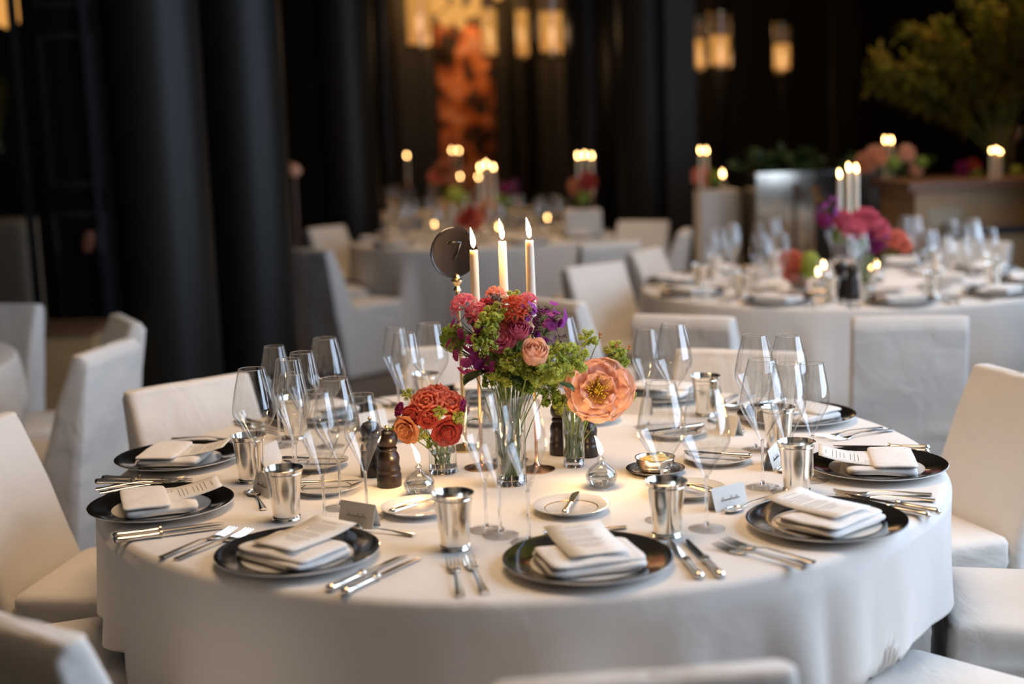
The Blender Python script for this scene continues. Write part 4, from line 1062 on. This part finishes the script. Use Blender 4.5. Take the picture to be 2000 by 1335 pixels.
for a in [
    (835, 790, .0, 'puff:coral', .040, 'peony', 'large coral flower on top of the red posy, the left one', 'flower', (-.2, -.7, .8)),
    (878, 792, .01, 'puff:coral', .038, 'peony', 'large coral flower on top of the red posy, the right one', 'flower', (.3, -.7, .8)),
    (850, 772, .04, 'puff:coral', .034, 'peony', 'coral flower at the back of the red posy', 'flower', (0, -.4, 1)),
    (806, 812, -.02, 'rose:red', .022, 'rose', 'dark red rose left of the red posy centre', 'flower', (-.3, -1, .2)),
    (835, 818, -.03, 'rose:red', .020, 'rose', 'red rose in the middle of the red posy', 'flower', (0, -1, .1)),
    (782, 800, .0, 'puff:plum', .018, 'carnation', 'dark crimson flower at the left edge of the red posy', 'flower', (-1, -.5, .5)),
    (905, 795, .0, 'puff:plum', .018, 'carnation', 'dark crimson flower at the right edge of the red posy', 'flower', (1, -.5, .3)),
    (795, 838, -.02, 'rose:orange', .030, 'rose', 'orange peach rose lowest left in the red posy', 'flower', (-.6, -.9, -.2)),
    (872, 842, -.02, 'rose:red', .030, 'rose', 'broad red rose lowest right in the red posy', 'flower', (.2, -1, -.15)),
    (770, 838, .0, 'spray:lime', .012, 'ladys_mantle', 'green sprig sticking out left of the red posy', 'flower', None),
    (858, 808, -.03, 'spray:lime', .018, 'ladys_mantle', 'lime sprig between the red roses', 'flower', None),
    (822, 850, -.01, 'spray:lime', .020, 'ladys_mantle', 'lime sprig beside the orange rose', 'flower', None),
    (895, 818, -.02, 'spray:lime', .018, 'ladys_mantle', 'lime sprig right of the broad red rose', 'flower', None),
    (798, 772, .02, 'spray:lime', .016, 'ladys_mantle', 'lime sprig behind the top of the red posy', 'flower', None),
    (845, 862, -.0, 'spray:green', .022, 'ladys_mantle', 'green filler under the red posy', 'flower', None),
    (915, 822, .0, 'leaf', .025, 'leaf_stem', 'pointed green leaf right of the red posy', 'leaf', (1, -.3, .3)),
]:
    px, py, dy, kind, size, name, lab, cat, fc = a
    fl(px, py, yC + dy, kind, size, name, lab, cat, VC, GC, face=fc)

# ------------------------------------------------------------------ far tables
def far_table(C, tb, seats, th, gl_seed, full=True):
    q = random.Random(gl_seed); made = []
    order = ['first', 'second', 'third', 'fourth', 'fifth', 'sixth', 'seventh', 'eighth', 'ninth', 'tenth']
    seats_ = []
    for k in range(seats):
        a = th + 2 * PI * k / seats; c = C + Vector((.84 * math.cos(a), .84 * math.sin(a), 0)); vx, vy = toview((c.x, c.y, .76)); seats_.append((vx, vy, c))
    seats_.sort()
    seats_ = [s for s in seats_ if s[0] < 2060]
    for i, (vx, vy, c) in enumerate(seats_):
        who = 'at the %s place from the left, %s' % (order[i], tb)
        a, L = local(c, C); z = TZ; g = ' of ' + tb
        def at(key, x, y, dz, rot, label, cat, grp, **k2):
            px, py = L(x, y); return put(key, (px, py, z + dz), a + rot, label, cat, grp + g, **k2)
        at('charger', 0, 0, 0, 0, 'black rimmed plate ' + who, 'plate', 'charger plates')
        at('napkin', 0, 0, .0075, q.uniform(-.2, .2), 'white folded napkin ' + who, 'napkin', 'folded napkins')
        at('bread', .04, .36, 0, 0, 'small bread plate ' + who, 'plate', 'bread plates')
        if full:
            at('fork', -.208, 0, 0, 0, 'silver fork ' + who, 'fork', 'forks'); at('knife', .18, 0, 0, 0, 'silver knife ' + who, 'knife', 'knives')
            at('fork', -.243, 0, 0, 0, 'outer silver fork ' + who, 'fork', 'forks'); at('knife', .215, 0, 0, 0, 'outer silver knife ' + who, 'knife', 'knives')
        at('goblet', .19, .15, 0, 0, 'silver tumbler ' + who, 'tumbler', 'silver tumblers')
        gl = []
        for key, x, y in (('wine_big', .20, .26), ('wine_mid', .275, .22), ('wine_flute', .24, .33)):
            x += q.uniform(-.02, .02); y += q.uniform(-.02, .02); gl.append((toview((*L(x, y), 1))[0], key, x, y))
        gl.sort()
        for nm, (_, key, x, y) in zip(('left', 'middle', 'right'), gl):
            at(key, x, y, 0, 0, '%s wine glass %s' % (nm, who), 'glass', 'wine glasses')
far_table(RC, 'the right table', 10, math.radians(-16), 3)
far_table(BC, 'the far middle table', 10, math.radians(-30), 5, False)
far_table(FC, 'the farthest table', 8, math.radians(-10), 8, False)

def far_candles(pts, y, ztable, tb, key='taper_far', gr=None):
    for i, (px, py) in enumerate(pts):
        q_ = PY(px, py, y); L_ = .26
        nm = '%s of %s on %s' % (['leftmost', 'middle', 'rightmost'][i] if len(pts) == 3 else ['left one', 'right one'][i] if len(pts) == 2 else 'single one', {1: 'one', 2: 'two', 3: 'three'}[len(pts)], tb)
        hz = q_.z - L_
        sc_ = (1, 1, max(.2, (hz - ztable) / .273)); put('candlestick', (q_.x, y, ztable), 0, 'rose gold candlestick, %s' % nm, 'candlestick', 'far candlesticks', scale=sc_)
        put('taper_far', (q_.x, y, hz), 0, 'lit white taper candle, %s' % nm, 'candle', 'far lit tapers')
        y += .05
far_candles([(1640, 349), (1658, 336), (1673, 338)], 6.5, TZ, 'the right table')
far_candles([(938, 332), (950, 326), (964, 332)], 10.1, TZ, 'the far middle table')
far_candles([(883, 298), (896, 298)], 13.6, TZ, 'the farthest table')
far_candles([(795, 308)], 13.4, TZ, 'the farthest table, left end')
for px, py, y, lab in [(1598, 545, 0, 'burning oil lamp before the coral flowers of the right table'), (1700, 532, 0, 'burning oil lamp under the pink bouquet, left one'), (1713, 530, 0, 'burning oil lamp under the pink bouquet, right one'),
                       (1609, 530, 0, 'burning oil lamp half hidden behind the coral flowers')]:
    p = P(px, py + 22, TZ); put('oil_far', (p.x, p.y, TZ), 0, lab, 'oil lamp', 'far oil lamps')
for px, py, lab in [(850, 445, 'bright oil lamp at the left on the far middle table'), (947, 460, 'brightest oil lamp on the far middle table, behind the left candle'), (975, 452, 'oil lamp just right of the brightest one'), (1070, 432, 'faint oil lamp at the right of the far middle table')]:
    p = P(px, py + 14, TZ); put('oil_far', (p.x, p.y, TZ), 0, lab, 'oil lamp', 'far oil lamps')
for px, py, y, lab in [(899, 345, 12.9, 'oil lamp glowing above the green flower ball'), (934, 346, 12.9, 'oil lamp glowing left of the far candles')]:
    q_ = PY(px, py, y)
    pd = empty('lamp_stand', (q_.x, y, 0)); tag(pd, 'slim stand under the ' + lab.replace('oil lamp glowing', 'oil lamp'), 'stand')
    MB().lathe([(0, 0), (.12, 0), (.12, .02), (.015, .03), (.012, q_.z - .10), (.06, q_.z - .095), (.06, q_.z - .085), (0, q_.z - .085)], 20).build('pole', M_brass, pd)
    put('oil_far', (q_.x, y, q_.z - .085), 0, lab, 'oil lamp', 'far oil lamps')
for px, py, lab in [(1640, 582, 'dark wooden mill on the right table, the left one'), (1664, 585, 'dark wooden mill on the right table, the right one')]:
    p = P(px, py, TZ); put('pepper', (p.x, p.y, TZ), 0, lab, 'mill', 'far wooden mills', scale=1.25)
def far_posy(px, pyb, ys, items, lab, r_=.045, h=.14, z=TZ, y=None):
    p = PY(px, pyb, y) if y else P(px, pyb, z); V = Vector((p.x, p.y, z)); vase('glass_vase', V, r_, h, 'clear vase ' + lab, .5, 'far glass vases')
    for fx, fy, kind, size, fl_lab in items:
        size *= .86; pos = PY(fx, fy, V.y + rnd.uniform(-.05, .05)); nm = {'rose': 'rose', 'puff': 'peony', 'ball': 'viburnum', 'phlox': 'phlox', 'spray': 'ladys_mantle', 'bud': 'rose', 'leaf': 'leaf_stem'}[kind.split(':')[0]]
        flower(nm, kind, pos, size, CAMD + Vector((0, 0, .4)), (V.x, V.y, z + .02), fl_lab, 'flower', 'far flowers', stemr=.003)
far_posy(1690, 565, 0, [
    (1618, 412, 'phlox:violet', .07, 'violet flower cluster left of the right table candles'), (1612, 430, 'ball:plum', .05, 'plum flower ball at the left of the pink bouquet'),
    (1648, 432, 'puff:pink', .06, 'pink flower under the left candle of the right table'), (1668, 448, 'rose:pink', .06, 'pink rose in the pink bouquet'),
    (1690, 432, 'puff:pink', .075, 'big magenta flower in the middle of the pink bouquet'), (1685, 455, 'puff:plum', .06, 'dark magenta flower below the big one'),
    (1712, 448, 'puff:pink', .065, 'pink flower right of the big magenta one'), (1728, 462, 'phlox:violet', .055, 'violet cluster at the right of the pink bouquet'),
    (1752, 470, 'puff:coral', .06, 'coral flower farthest right in the pink bouquet'), (1765, 480, 'puff:coral', .045, 'coral flower lowest right in the pink bouquet'), (1700, 480, 'puff:plum', .06, 'plum flower lowest in the pink bouquet'),
    (1675, 470, 'ball:green', .06, 'green filler under the pink bouquet, left'), (1690, 505, 'ball:green', .055, 'green filler under the pink bouquet, right'), (1640, 460, 'ball:green', .05, 'green filler at the left of the pink bouquet')], 'of the pink bouquet on the right table')
far_posy(1560, 572, 0, [
    (1545, 512, 'puff:coral', .07, 'coral flower of the low posy on the right table, upper'), (1548, 535, 'puff:coral', .06, 'coral flower of the low posy on the right table, lower'),
    (1582, 508, 'ball:lime', .055, 'lime ball of the low posy on the right table, upper'), (1578, 530, 'ball:lime', .05, 'lime ball of the low posy on the right table, lower'), (1560, 550, 'puff:peach', .045, 'peach flower lowest in the low posy')], 'of the low posy on the right table', h=.09)
far_posy(893, 440, 0, y=10.9, items=[(888, 382, 'ball:lime', .10, 'bright green ball of flowers on the far middle table'), (905, 388, 'ball:lime', .07, 'green flower ball beside the bright one')], lab='under the bright green ball', h=.16)
far_posy(990, 430, 0, y=10.8, items=[(990, 372, 'puff:plum', .07, 'plum flower on top of the dark posy, far middle table'), (1002, 368, 'phlox:violet', .07, 'violet cluster of the dark posy, far middle table'), (988, 392, 'ball:green', .09, 'dark green ball of the dark posy, far middle table'), (972, 388, 'ball:green', .06, 'green filler at the left of the dark posy')], lab='of the dark posy on the far middle table', h=.14)
far_posy(925, 460, 0, [(925, 438, 'puff:coral', .08, 'coral flower just above the number disc, far table'), (905, 430, 'rose:red', .06, 'red rose above the number disc, left'), (940, 420, 'rose:coral', .06, 'coral rose above the number disc, right'), (945, 400, 'puff:orange', .06, 'orange flower under the far candles'), (918, 414, 'rose:red', .05, 'red rose under the green ball')], 'of the coral posy on the far middle table', h=.08)
far_posy(850, 400, 0, items=[(868, 330, 'puff:orange', .10, 'orange flower left of the green ball, farthest table'), (880, 345, 'puff:peach', .08, 'peach flower beside the orange one, farthest table'), (852, 345, 'rose:coral', .08, 'coral flower at the left end, farthest table')], lab='of the orange posy on the farthest table', h=.2, y=13.4)

# white draped pedestals
def pedestal(px0, px1, pytop, y, lab, cl):
    a, b_ = PY(px0, pytop, y), PY(px1, pytop, y); cx = (a.x + b_.x) / 2; r_ = (b_.x - a.x) / 2; h = (a.z + b_.z) / 2
    root = empty('draped_pedestal', (cx, y + r_, 0)); tag(root, lab, 'pedestal', 'white draped pedestals')
    m = MB(); rows = []
    base = rrect(2 * r_, 2 * r_, .02, 5)
    for i in range(10):
        z = .01 + (h - .01) * i / 9; rows.append([Vector((x * (1 - .02 * i / 9 + noise.noise(Vector((x * 8, y_ * 8, 1))) * .05 * (1 - i / 9)), y_ * (1 - .02 * i / 9 + noise.noise(Vector((x * 8, y_ * 8, 3))) * .05 * (1 - i / 9)), z)) for x, y_ in base])
    rows.append([Vector((x * .9, y_ * .9, h + .004)) for x, y_ in base]); rows.append([Vector((x * .02, y_ * .02, h + .004)) for x, y_ in base])
    m.grid(rows, True).build('drape', M_linen, root, sharp=50)
    return cx, y + r_, h + .004
x1, y1, h1 = pedestal(1102, 1176, 412, 9.9, 'lavender white draped pedestal below three candles, before the black column', '')
far_candles([(1129, 310), (1142, 308), (1156, 310)], y1, h1, 'the pedestal before the black column')
x2, y2, h2 = pedestal(1366, 1450, 374, 9.6, 'lavender white draped pedestal right of the dark pillar', '')
far_candles([(1368, 300), (1380, 300)], y2 - .05, h2, 'the pedestal right of the dark pillar')
q_ = PY(1412, 372, y2); put('oil_far', (q_.x, y2, h2), 0, 'oil lamp burning on the pedestal right of the dark pillar', 'oil lamp', 'far oil lamps', scale=1.3)
for (cx, cy, hh, fx, fy, k_, lb) in [(x1, y1, h1, 1127, 365, 'puff:orange', 'orange flower on the pedestal before the column, left'), (x1, y1, h1, 1145, 355, 'rose:red', 'red rose on the pedestal before the column'), (x1, y1, h1, 1138, 385, 'ball:green', 'green filler on the pedestal before the column'),
                               (x2, y2, h2, 1372, 345, 'rose:coral', 'coral rose on the pedestal right of the pillar'), (x2, y2, h2, 1392, 348, 'ball:green', 'green filler on the pedestal right of the pillar')]:
    pos = PY(fx, fy, cy); flower({'puff': 'peony', 'rose': 'rose', 'ball': 'viburnum'}[k_.split(':')[0]], k_, pos, .065, CAMD, (cx, cy, hh), lb, 'flower', 'flowers on the pedestals', stemr=.003)

# ------------------------------------------------------------------ lanterns on the dark columns
def lantern(px, pyb, wpx, y, hpx, lab, lit=.62):
    b_ = PY(px, pyb, y); r_ = wpx / 2 * y / FPX; h = hpx * y / FPX
    root = empty('wall_lantern', (b_.x, y, b_.z)); tag(root, lab, 'lantern', 'tall glowing lanterns')
    MB().lathe([(0, 0), (r_ * .85, 0), (r_ * .9, .012), (r_ * .9, .05), (0, .05)], 28).build('base', M_brass, root)
    MB().lathe([(0, .05), (r_ * .80, .05), (r_ * .80, h * lit), (0, h * lit)], 28).build('glowing_core', M_lamp, root)
    MB().lathe([(r_ * .80, h * lit + .01), (r_ * .80, h * .95)], 28).build('upper_shade', M_lampdim, root)
    MB().lathe([(r_, .05), (r_, h)], 32).build('glass_cylinder', M_glass, root, recalc=False)
    MB().lathe([(0, h), (r_, h), (r_, h + .02), (0, h + .03)], 28).build('cap', M_brass, root)
    MB().tube([(0, 0, 0), (0, 0, -b_.z)], .012, 8).build('post', M_wallwarm, root)
    MB().lathe([(0, -b_.z), (.12, -b_.z), (.12, -b_.z + .02), (0, -b_.z + .03)], 20).build('foot', M_brass, root)
    l = bpy.data.lights.new('lantern_light', 'POINT'); l.energy = 2.5; l.color = (1, .6, .3); l.shadow_soft_size = .1
    lo = bpy.data.objects.new('lantern_light', l); col.objects.link(lo); lo.location = (b_.x, y - r_ - .15, b_.z + h * .3)
for a in [(821, 97, 56, 14.7, 165, 'glowing lantern at the left of the golden chandelier, the widest', .95), (957, 115, 34, 14.7, 150, 'glowing lantern just right of the golden chandelier', .62),
          (1022, 118, 28, 14.5, 150, 'narrow glowing lantern left of the broad middle one'), (1078, 112, 52, 12.7, 135, 'broad glowing lantern in the middle of the picture'),
          (1366, 142, 24, 13.0, 100, 'narrow orange lantern beside the dark pillar on the right'), (1406, 138, 46, 12.2, 105, 'broad lantern of the right hand pair'), (1527, 146, 38, 12.8, 92, 'single lantern farthest right')]:
    lantern(*a)

# gold chandelier of glowing drops
def chandelier(px, py, y, nx, lab, W_, H_, n):
    c = PY(px, py, y); root = empty('chandelier', (c.x, y, c.z)); tag(root, lab, 'chandelier')
    q = random.Random(n)
    MB().tube([(0, 0, H_), (0, 0, HC - c.z)], .01, 8).build('rod', M_brass, root)
    MB().lathe([(W_ * .5, H_), (W_ * .5, H_ + .02), (W_ * .45, H_ + .02)], 32).build('ring', M_brass, root)
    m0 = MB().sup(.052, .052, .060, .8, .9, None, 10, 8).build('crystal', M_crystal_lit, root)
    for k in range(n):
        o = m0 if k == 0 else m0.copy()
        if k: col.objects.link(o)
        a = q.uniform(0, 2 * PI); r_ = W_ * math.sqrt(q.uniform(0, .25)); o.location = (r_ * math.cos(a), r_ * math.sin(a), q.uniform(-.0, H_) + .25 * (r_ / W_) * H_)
    return root
chandelier(905, 48, 15.0, 0, 'golden chandelier of many glowing drops above the orange opening', .95, .65, 95)
chandelier(6, 42, 11.0, 0, 'small crystal chandelier in the top left corner', .32, .25, 26)

# copper coloured wall hanging in the opening
def hanging():
    a = PY(856, 62, 16.3); b_ = PY(962, 330, 16.3); root = empty('copper_panel', ((a.x + b_.x) / 2, 16.62, 0)); tag(root, 'tall mottled copper orange panel glowing at the back of the room', 'panel')
    w2 = (b_.x - a.x) / 2 + .05
    m = MB(); rows = []
    for i in range(30):
        z = .2 + (a.z + .1 - .2) * i / 29
        rows.append([Vector((w2 * (-1 + 2 * j / 11), noise.noise(Vector((j * .6, i * .5, 0))) * .05, z)) for j in range(12)])
    o = m.grid(rows).build('sheet', M_copper, root, sharp=180); s_ = o.modifiers.new('t', 'SOLIDIFY'); s_.thickness = .02
    MB().box(-w2 - .04, w2 + .04, -.03, .03, a.z + .1, a.z + .16).build('top_rail', M_wooddark, root, smooth=False)
hanging()

# ------------------------------------------------------------------ right background: counter, mirrored planter, big vase of branches
bx0 = PY(1772, 350, 8.0).x
root = empty('wooden_counter', (bx0, 8.0, 0)); tag(root, 'light wooden counter with a brown top at the right, behind the pink bouquet', 'counter')
zt = PY(1900, 352, 8.0).z
MB().box(.05, 3.0 if bx0 + 3 < XR else XR - bx0 - .1, 0, .75, .0, zt - .05).build('body', M_wood, root, smooth=False)
MB().box(0, (XR - bx0 - .1) if bx0 + 3 > XR else 3, -.05, .8, zt - .05, zt).build('worktop', M_wooddark, root, smooth=False)
MB().box(.12, .32, -.012, 0, .1, zt - .16).build('door', M_cream, root, smooth=False)
for k in range(3): MB().box(.42 + k * .42, .80 + k * .42, -.012, 0, .1, zt - .22).build('drawer_front', M_wood, root, smooth=False)
sh = empty('serving_box', (PY(1960, 440, 7.7).x, 7.66, 0)); tag(sh, 'low dark topped wooden serving box at the right edge', 'box')
zb = PY(1960, 440, 7.7).z
MB().box(-.24, .4, 0, .30, 0, zb - .04).build('body', M_wood, sh, smooth=False); MB().box(-.26, .42, -.02, .31, zb - .04, zb).build('lid', M_darkgloss, sh, smooth=False)

a, b_ = PY(1478, 338, 9.2), PY(1757, 335, 9.2); mid = PY(1592, 338, 9.2).x
root = empty('mirrored_planter', (a.x, 9.2, 0)); tag(root, 'long planter box with mirrored and dark glossy sides reflecting candle flames', 'planter')
MB().box(0, mid - a.x, 0, .45, 0, a.z).build('mirror_side', M_mirror, root, smooth=False)
MB().box(mid - a.x + .002, b_.x - a.x, 0.02, .45, 0, a.z).build('dark_side', M_darkgloss, root, smooth=False)
q = random.Random(2)
for k in range(26):
    x = mid - a.x + .04 + k * (b_.x - mid - .08) / 26; L_ = q.uniform(.14, .30); MB().tube([(x, -.0, a.z - .02), (x + q.uniform(-.01, .01), -.015, a.z - L_)], [.010, .003], 6).build('fringe', M_chrome, root)
def bushy(name, x, y, z, rx, ry, rz, n, mat, lab, cat, s_=.05, seed=1):
    r_ = empty(name, (x, y, z)); tag(r_, lab, cat); q = random.Random(seed); mb = MB(); st = MB()
    for k in range(n):
        d = Vector((q.gauss(0, .5) * rx, q.gauss(0, .5) * ry, abs(q.gauss(0, .6)) * rz))
        st.tube([(d.x * .5, d.y * .5, 0), d], .003, 3, cap=False)
        for t in range(7): mb.grid(petal_pts(s_, s_ * .35, .4, -.6, .4, 2, 3), False, T(*(d * q.uniform(.6, 1))) @ RZ(q.uniform(0, 6)) @ RY(q.uniform(-1.4, .6)))
    mb.build('foliage', mat, r_, sharp=180, recalc=False); st.build('stems', M_stem, r_, sharp=180); return r_
bushy('green_plant', a.x + .25, 9.42, a.z, .26, .12, .12, 60, M_leaf, 'dark green leafy plant growing on the mirrored planter, left end', 'plant', .06, 3)
bushy('green_plant', a.x + .85, 9.42, a.z, .4, .12, .06, 50, M_leaf, 'low dark green plant along the planter behind the candles', 'plant', .06, 4)
# single stem glass on a stand beside the planter
q_ = PY(1590, 372, 8.9)
root = empty('iron_candle_stand', (q_.x, 8.9, 0)); tag(root, 'thin dark stand with two small glowing cups before the planter', 'candle stand')
MB().tube([(0, 0, 0), (0, 0, q_.z)], .012, 8).build('pole', M_silverd, root); MB().lathe([(0, 0), (.13, 0), (.13, .015), (0, .03)], 24).build('base', M_silverd, root)
for dx in (-.0, .03): MB().lathe([(0, 0), (.025, .0), (.032, .05), (0, .05)], 16, T(dx, 0, q_.z - .02 - dx * 2)).build('cup', M_lampdim, root)

# floral mound with candles on the counter, left end
cz = zt
for px, py, kind, s_, lab in [(1690, 318, 'puff:orange', .11, 'dim orange flower mound at the left of the counter flowers'), (1712, 305, 'rose:orange', .10, 'dim orange rose in the counter flowers'), (1770, 300, 'puff:apricot', .09, 'pale flower at the right of the counter flowers'), (1800, 318, 'ball:green', .08, 'greenish filler at the right of the counter flowers'),
                              (1745, 320, 'ball:green', .10, 'greenish filler in the counter flowers'), (1790, 330, 'puff:apricot', .07, 'pale low flower of the counter flowers')]:
    s_ *= .58; pos = PY(px, py, 8.4); base = (max(pos.x, bx0 + .05), 8.45, cz)
    flower({'puff': 'peony', 'rose': 'rose', 'ball': 'viburnum'}[kind.split(':')[0]], kind, pos, s_, CAMD, base, lab, 'flower', 'flowers on the counter', stemr=.004)
for px, lab in ((1729, 'left'), (1741, 'right')):
    q_ = PY(px, 280, 9.75); zz = .0
    put('candlestick', (q_.x, 9.75 - .6, 0), 0, 'tall slim candlestick before the counter, %s one' % lab, 'candlestick', 'far candlesticks', scale=(1, 1, (PY(px, 280, 9.15).z - .26) / .273)); put('taper_far', (PY(px, 280, 9.15).x, 9.15, PY(px, 280, 9.15).z - .26), 0, 'lit candle above the counter flowers, %s one' % lab, 'candle', 'far lit tapers')
for i, (px, py) in enumerate([(1937, 298), (1950, 296), (1961, 300)]):
    q_ = PY(px, py, 8.15); hz = cz; s_ = (q_.z - cz) / .262
    put('taper_far', (q_.x, 8.15 + i * .03, cz), 0, 'lit white candle on the wooden counter, %s of three' % ['left', 'middle', 'right'][i], 'candle', 'far lit tapers', scale=(1.0, 1.0, s_))
for px, py, kind, s_, lab in [(1880, 330, 'puff:plum', .06, 'dark red flower on the counter, left of its candles'), (1900, 325, 'rose:red', .05, 'red rose on the counter beside the candles'), (1905, 340, 'ball:green', .06, 'green filler on the counter beside the candles'), (1985, 335, 'ball:lime', .06, 'lime filler on the counter at the right edge')]:
    s_ *= .8; pos = PY(px, py, 8.5); flower({'puff': 'peony', 'rose': 'rose', 'ball': 'viburnum'}[kind.split(':')[0]], kind, pos, s_, CAMD, (pos.x, 8.5, cz), lab, 'flower', 'flowers on the counter', stemr=.004)

# big vase with golden green branches
def branches(px, py, y, zbase, vlab, glab, n, spread, hgt_, lean, seed, vr=.15, vh=.36, mat=(M_frond, M_frond2), llen=.075):
    c = PY(px, py, y); V = Vector((c.x, y, zbase))
    vase('tall_glass_vase', V, vr * .55, vh, vlab, .6, 'large glass vases', flare=vr * .45)
    q = random.Random(seed); names = []
    for k in range(n):
        t = (k + .5) / n; ang = lean[0] + (lean[1] - lean[0]) * t + q.uniform(-.08, .08); L_ = hgt_ * q.uniform(.75, 1.05)
        tip = Vector((math.sin(ang) * L_ * spread, q.uniform(-.35, .2), math.cos(ang) * L_ + vh * .6)); base = Vector((q.uniform(-.03, .03), q.uniform(-.03, .03), .03))
        r_ = empty('foliage_branch', V + base); tag(r_, '%s, %s' % (glab, ORD(k, n)), 'branch', glab)
        mid = Vector((tip.x * .25, tip.y * .3, tip.z * .62)); pts = [mid * 2 * s * (1 - s) + tip * s * s for s in [i / 10 for i in range(11)]]
        MB().tube(pts, [.005 - .0035 * i / 10 for i in range(11)], 5).build('stem', M_stem, r_, sharp=180)
        m = MB()
        for i in range(150):
            s = .40 + .60 * i / 150; p_ = mid * 2 * s * (1 - s) + tip * s * s; tg = (mid * 2 * (1 - 2 * s) + tip * 2 * s).normalized()
            dd = (tg * .8 + Vector((q.gauss(0, .6), q.gauss(0, .6), q.gauss(0, .5)))).normalized()
            m.grid(petal_pts(llen * q.uniform(.6, 1.2), llen * .2, .2, -.4, .4, 2, 3), False, T(*(p_ + Vector((q.gauss(0, .02), q.gauss(0, .02), q.gauss(0, .02))))) @ dd.to_track_quat('X', 'Z').to_matrix().to_4x4())
        m.build('leaves', mat[0] if k % 3 else mat[1], r_, sharp=180, recalc=False)
def ORD(k, n):
    w_ = ['lowest', 'second lowest', 'third lowest', 'fourth', 'fifth', 'sixth', 'seventh', 'eighth', 'ninth', 'tenth', 'eleventh', 'twelfth', 'thirteenth', 'fourteenth', 'fifteenth', 'sixteenth', 'seventeenth', 'eighteenth', 'nineteenth', 'twentieth', 'twenty first', 'twenty second']
    return w_[k] + ' on its left side' if k < 4 else w_[k] + ' counted clockwise'
branches(1955, 345, 8.62, cz, 'large clear vase on the counter holding golden branches', 'golden green branch fanning out of the large vase', 22, 1.0, .93, (-1.22, .55), 5, .125, .30, llen=.085)
branches(-8, 255, 12.4, PY(0, 300, 12.4).z, 'clear vase at the left edge with yellow green branches', 'yellow green branch at the left edge', 8, .5, .50, (-.6, .5), 8, .1, .2, llen=.07)
q_ = PY(0, 300, 12.4)
rt_ = empty('side_table', (q_.x, 12.4, 0)); tag(rt_, 'dark side table under the yellow green branches at the left edge', 'table')
MB().box(-.3, .3, -.25, .25, q_.z - .04, q_.z).build('tabletop', M_wall, rt_, smooth=False)
for sx in (-1, 1):
    for sy in (-1, 1): MB().box(sx * .26 - .02, sx * .26 + .02, sy * .21 - .02, sy * .21 + .02, 0, q_.z - .04).build('leg', M_wall, rt_, smooth=False)

# ------------------------------------------------------------------ left background
c = PY(30, 430, 9.2)
rt_ = empty('draped_buffet', (c.x - .30, 9.35, 0)); tag(rt_, 'buffet under a tan cloth at the far left edge', 'buffet')
MB().sup(.42, .3, c.z / 2, .12, .15, T(0, 0, c.z / 2), 40, 16, .004).build('cloth', M_cream, rt_, sharp=60)
c2 = PY(40, 388, 11.6); chair_top(c2.x, 11.6, .3, -1, 'far white covered chair seen past the dark door jamb', 'chairs at the left edge')
c3 = PY(5, 400, 10.2); chair_top(c3.x - .1, 10.0, .3, 1, 'second far white covered chair at the left edge', 'chairs at the left edge')
c = PY(150, 690, 6.55); zt2 = PY(160, 632, 6.6).z
rt_ = empty('service_box', (c.x - .08, 6.6, 0)); tag(rt_, 'brown wooden service box behind the white chairs at the left', 'box')
MB().box(-.10, .20, -.18, .18, 0, zt2 - .03).build('body', M_wood, rt_, smooth=False); MB().box(-.12, .22, -.20, .20, zt2 - .03, zt2).build('lid', M_wooddark, rt_, smooth=False)
for k in range(3): MB().box(-.30, -.13, -.15, .15, .16 + k * .11, .21 + k * .11).build('slat', M_cream, rt_, smooth=False)
c = PY(575, 332, 8.6)
rt_ = empty('flower_stand', (c.x, 8.6, 0)); tag(rt_, 'thin brown stand topped by a pale pink bloom, between two black columns', 'flower stand')
MB().tube([(0, 0, 0), (0, 0, c.z - .03)], .010, 8).build('pole', M_wooddark, rt_); MB().lathe([(0, 0), (.09, 0), (.09, .015), (0, .03)], 20).build('base', M_wooddark, rt_)
for nm, me in bloom('bud:apricot'):
    o = bpy.data.objects.new(nm, me); col.objects.link(o); o.parent = rt_; o.matrix_local = T(.0, 0, c.z) @ RY(.7) @ Matrix.Scale(.05, 4)
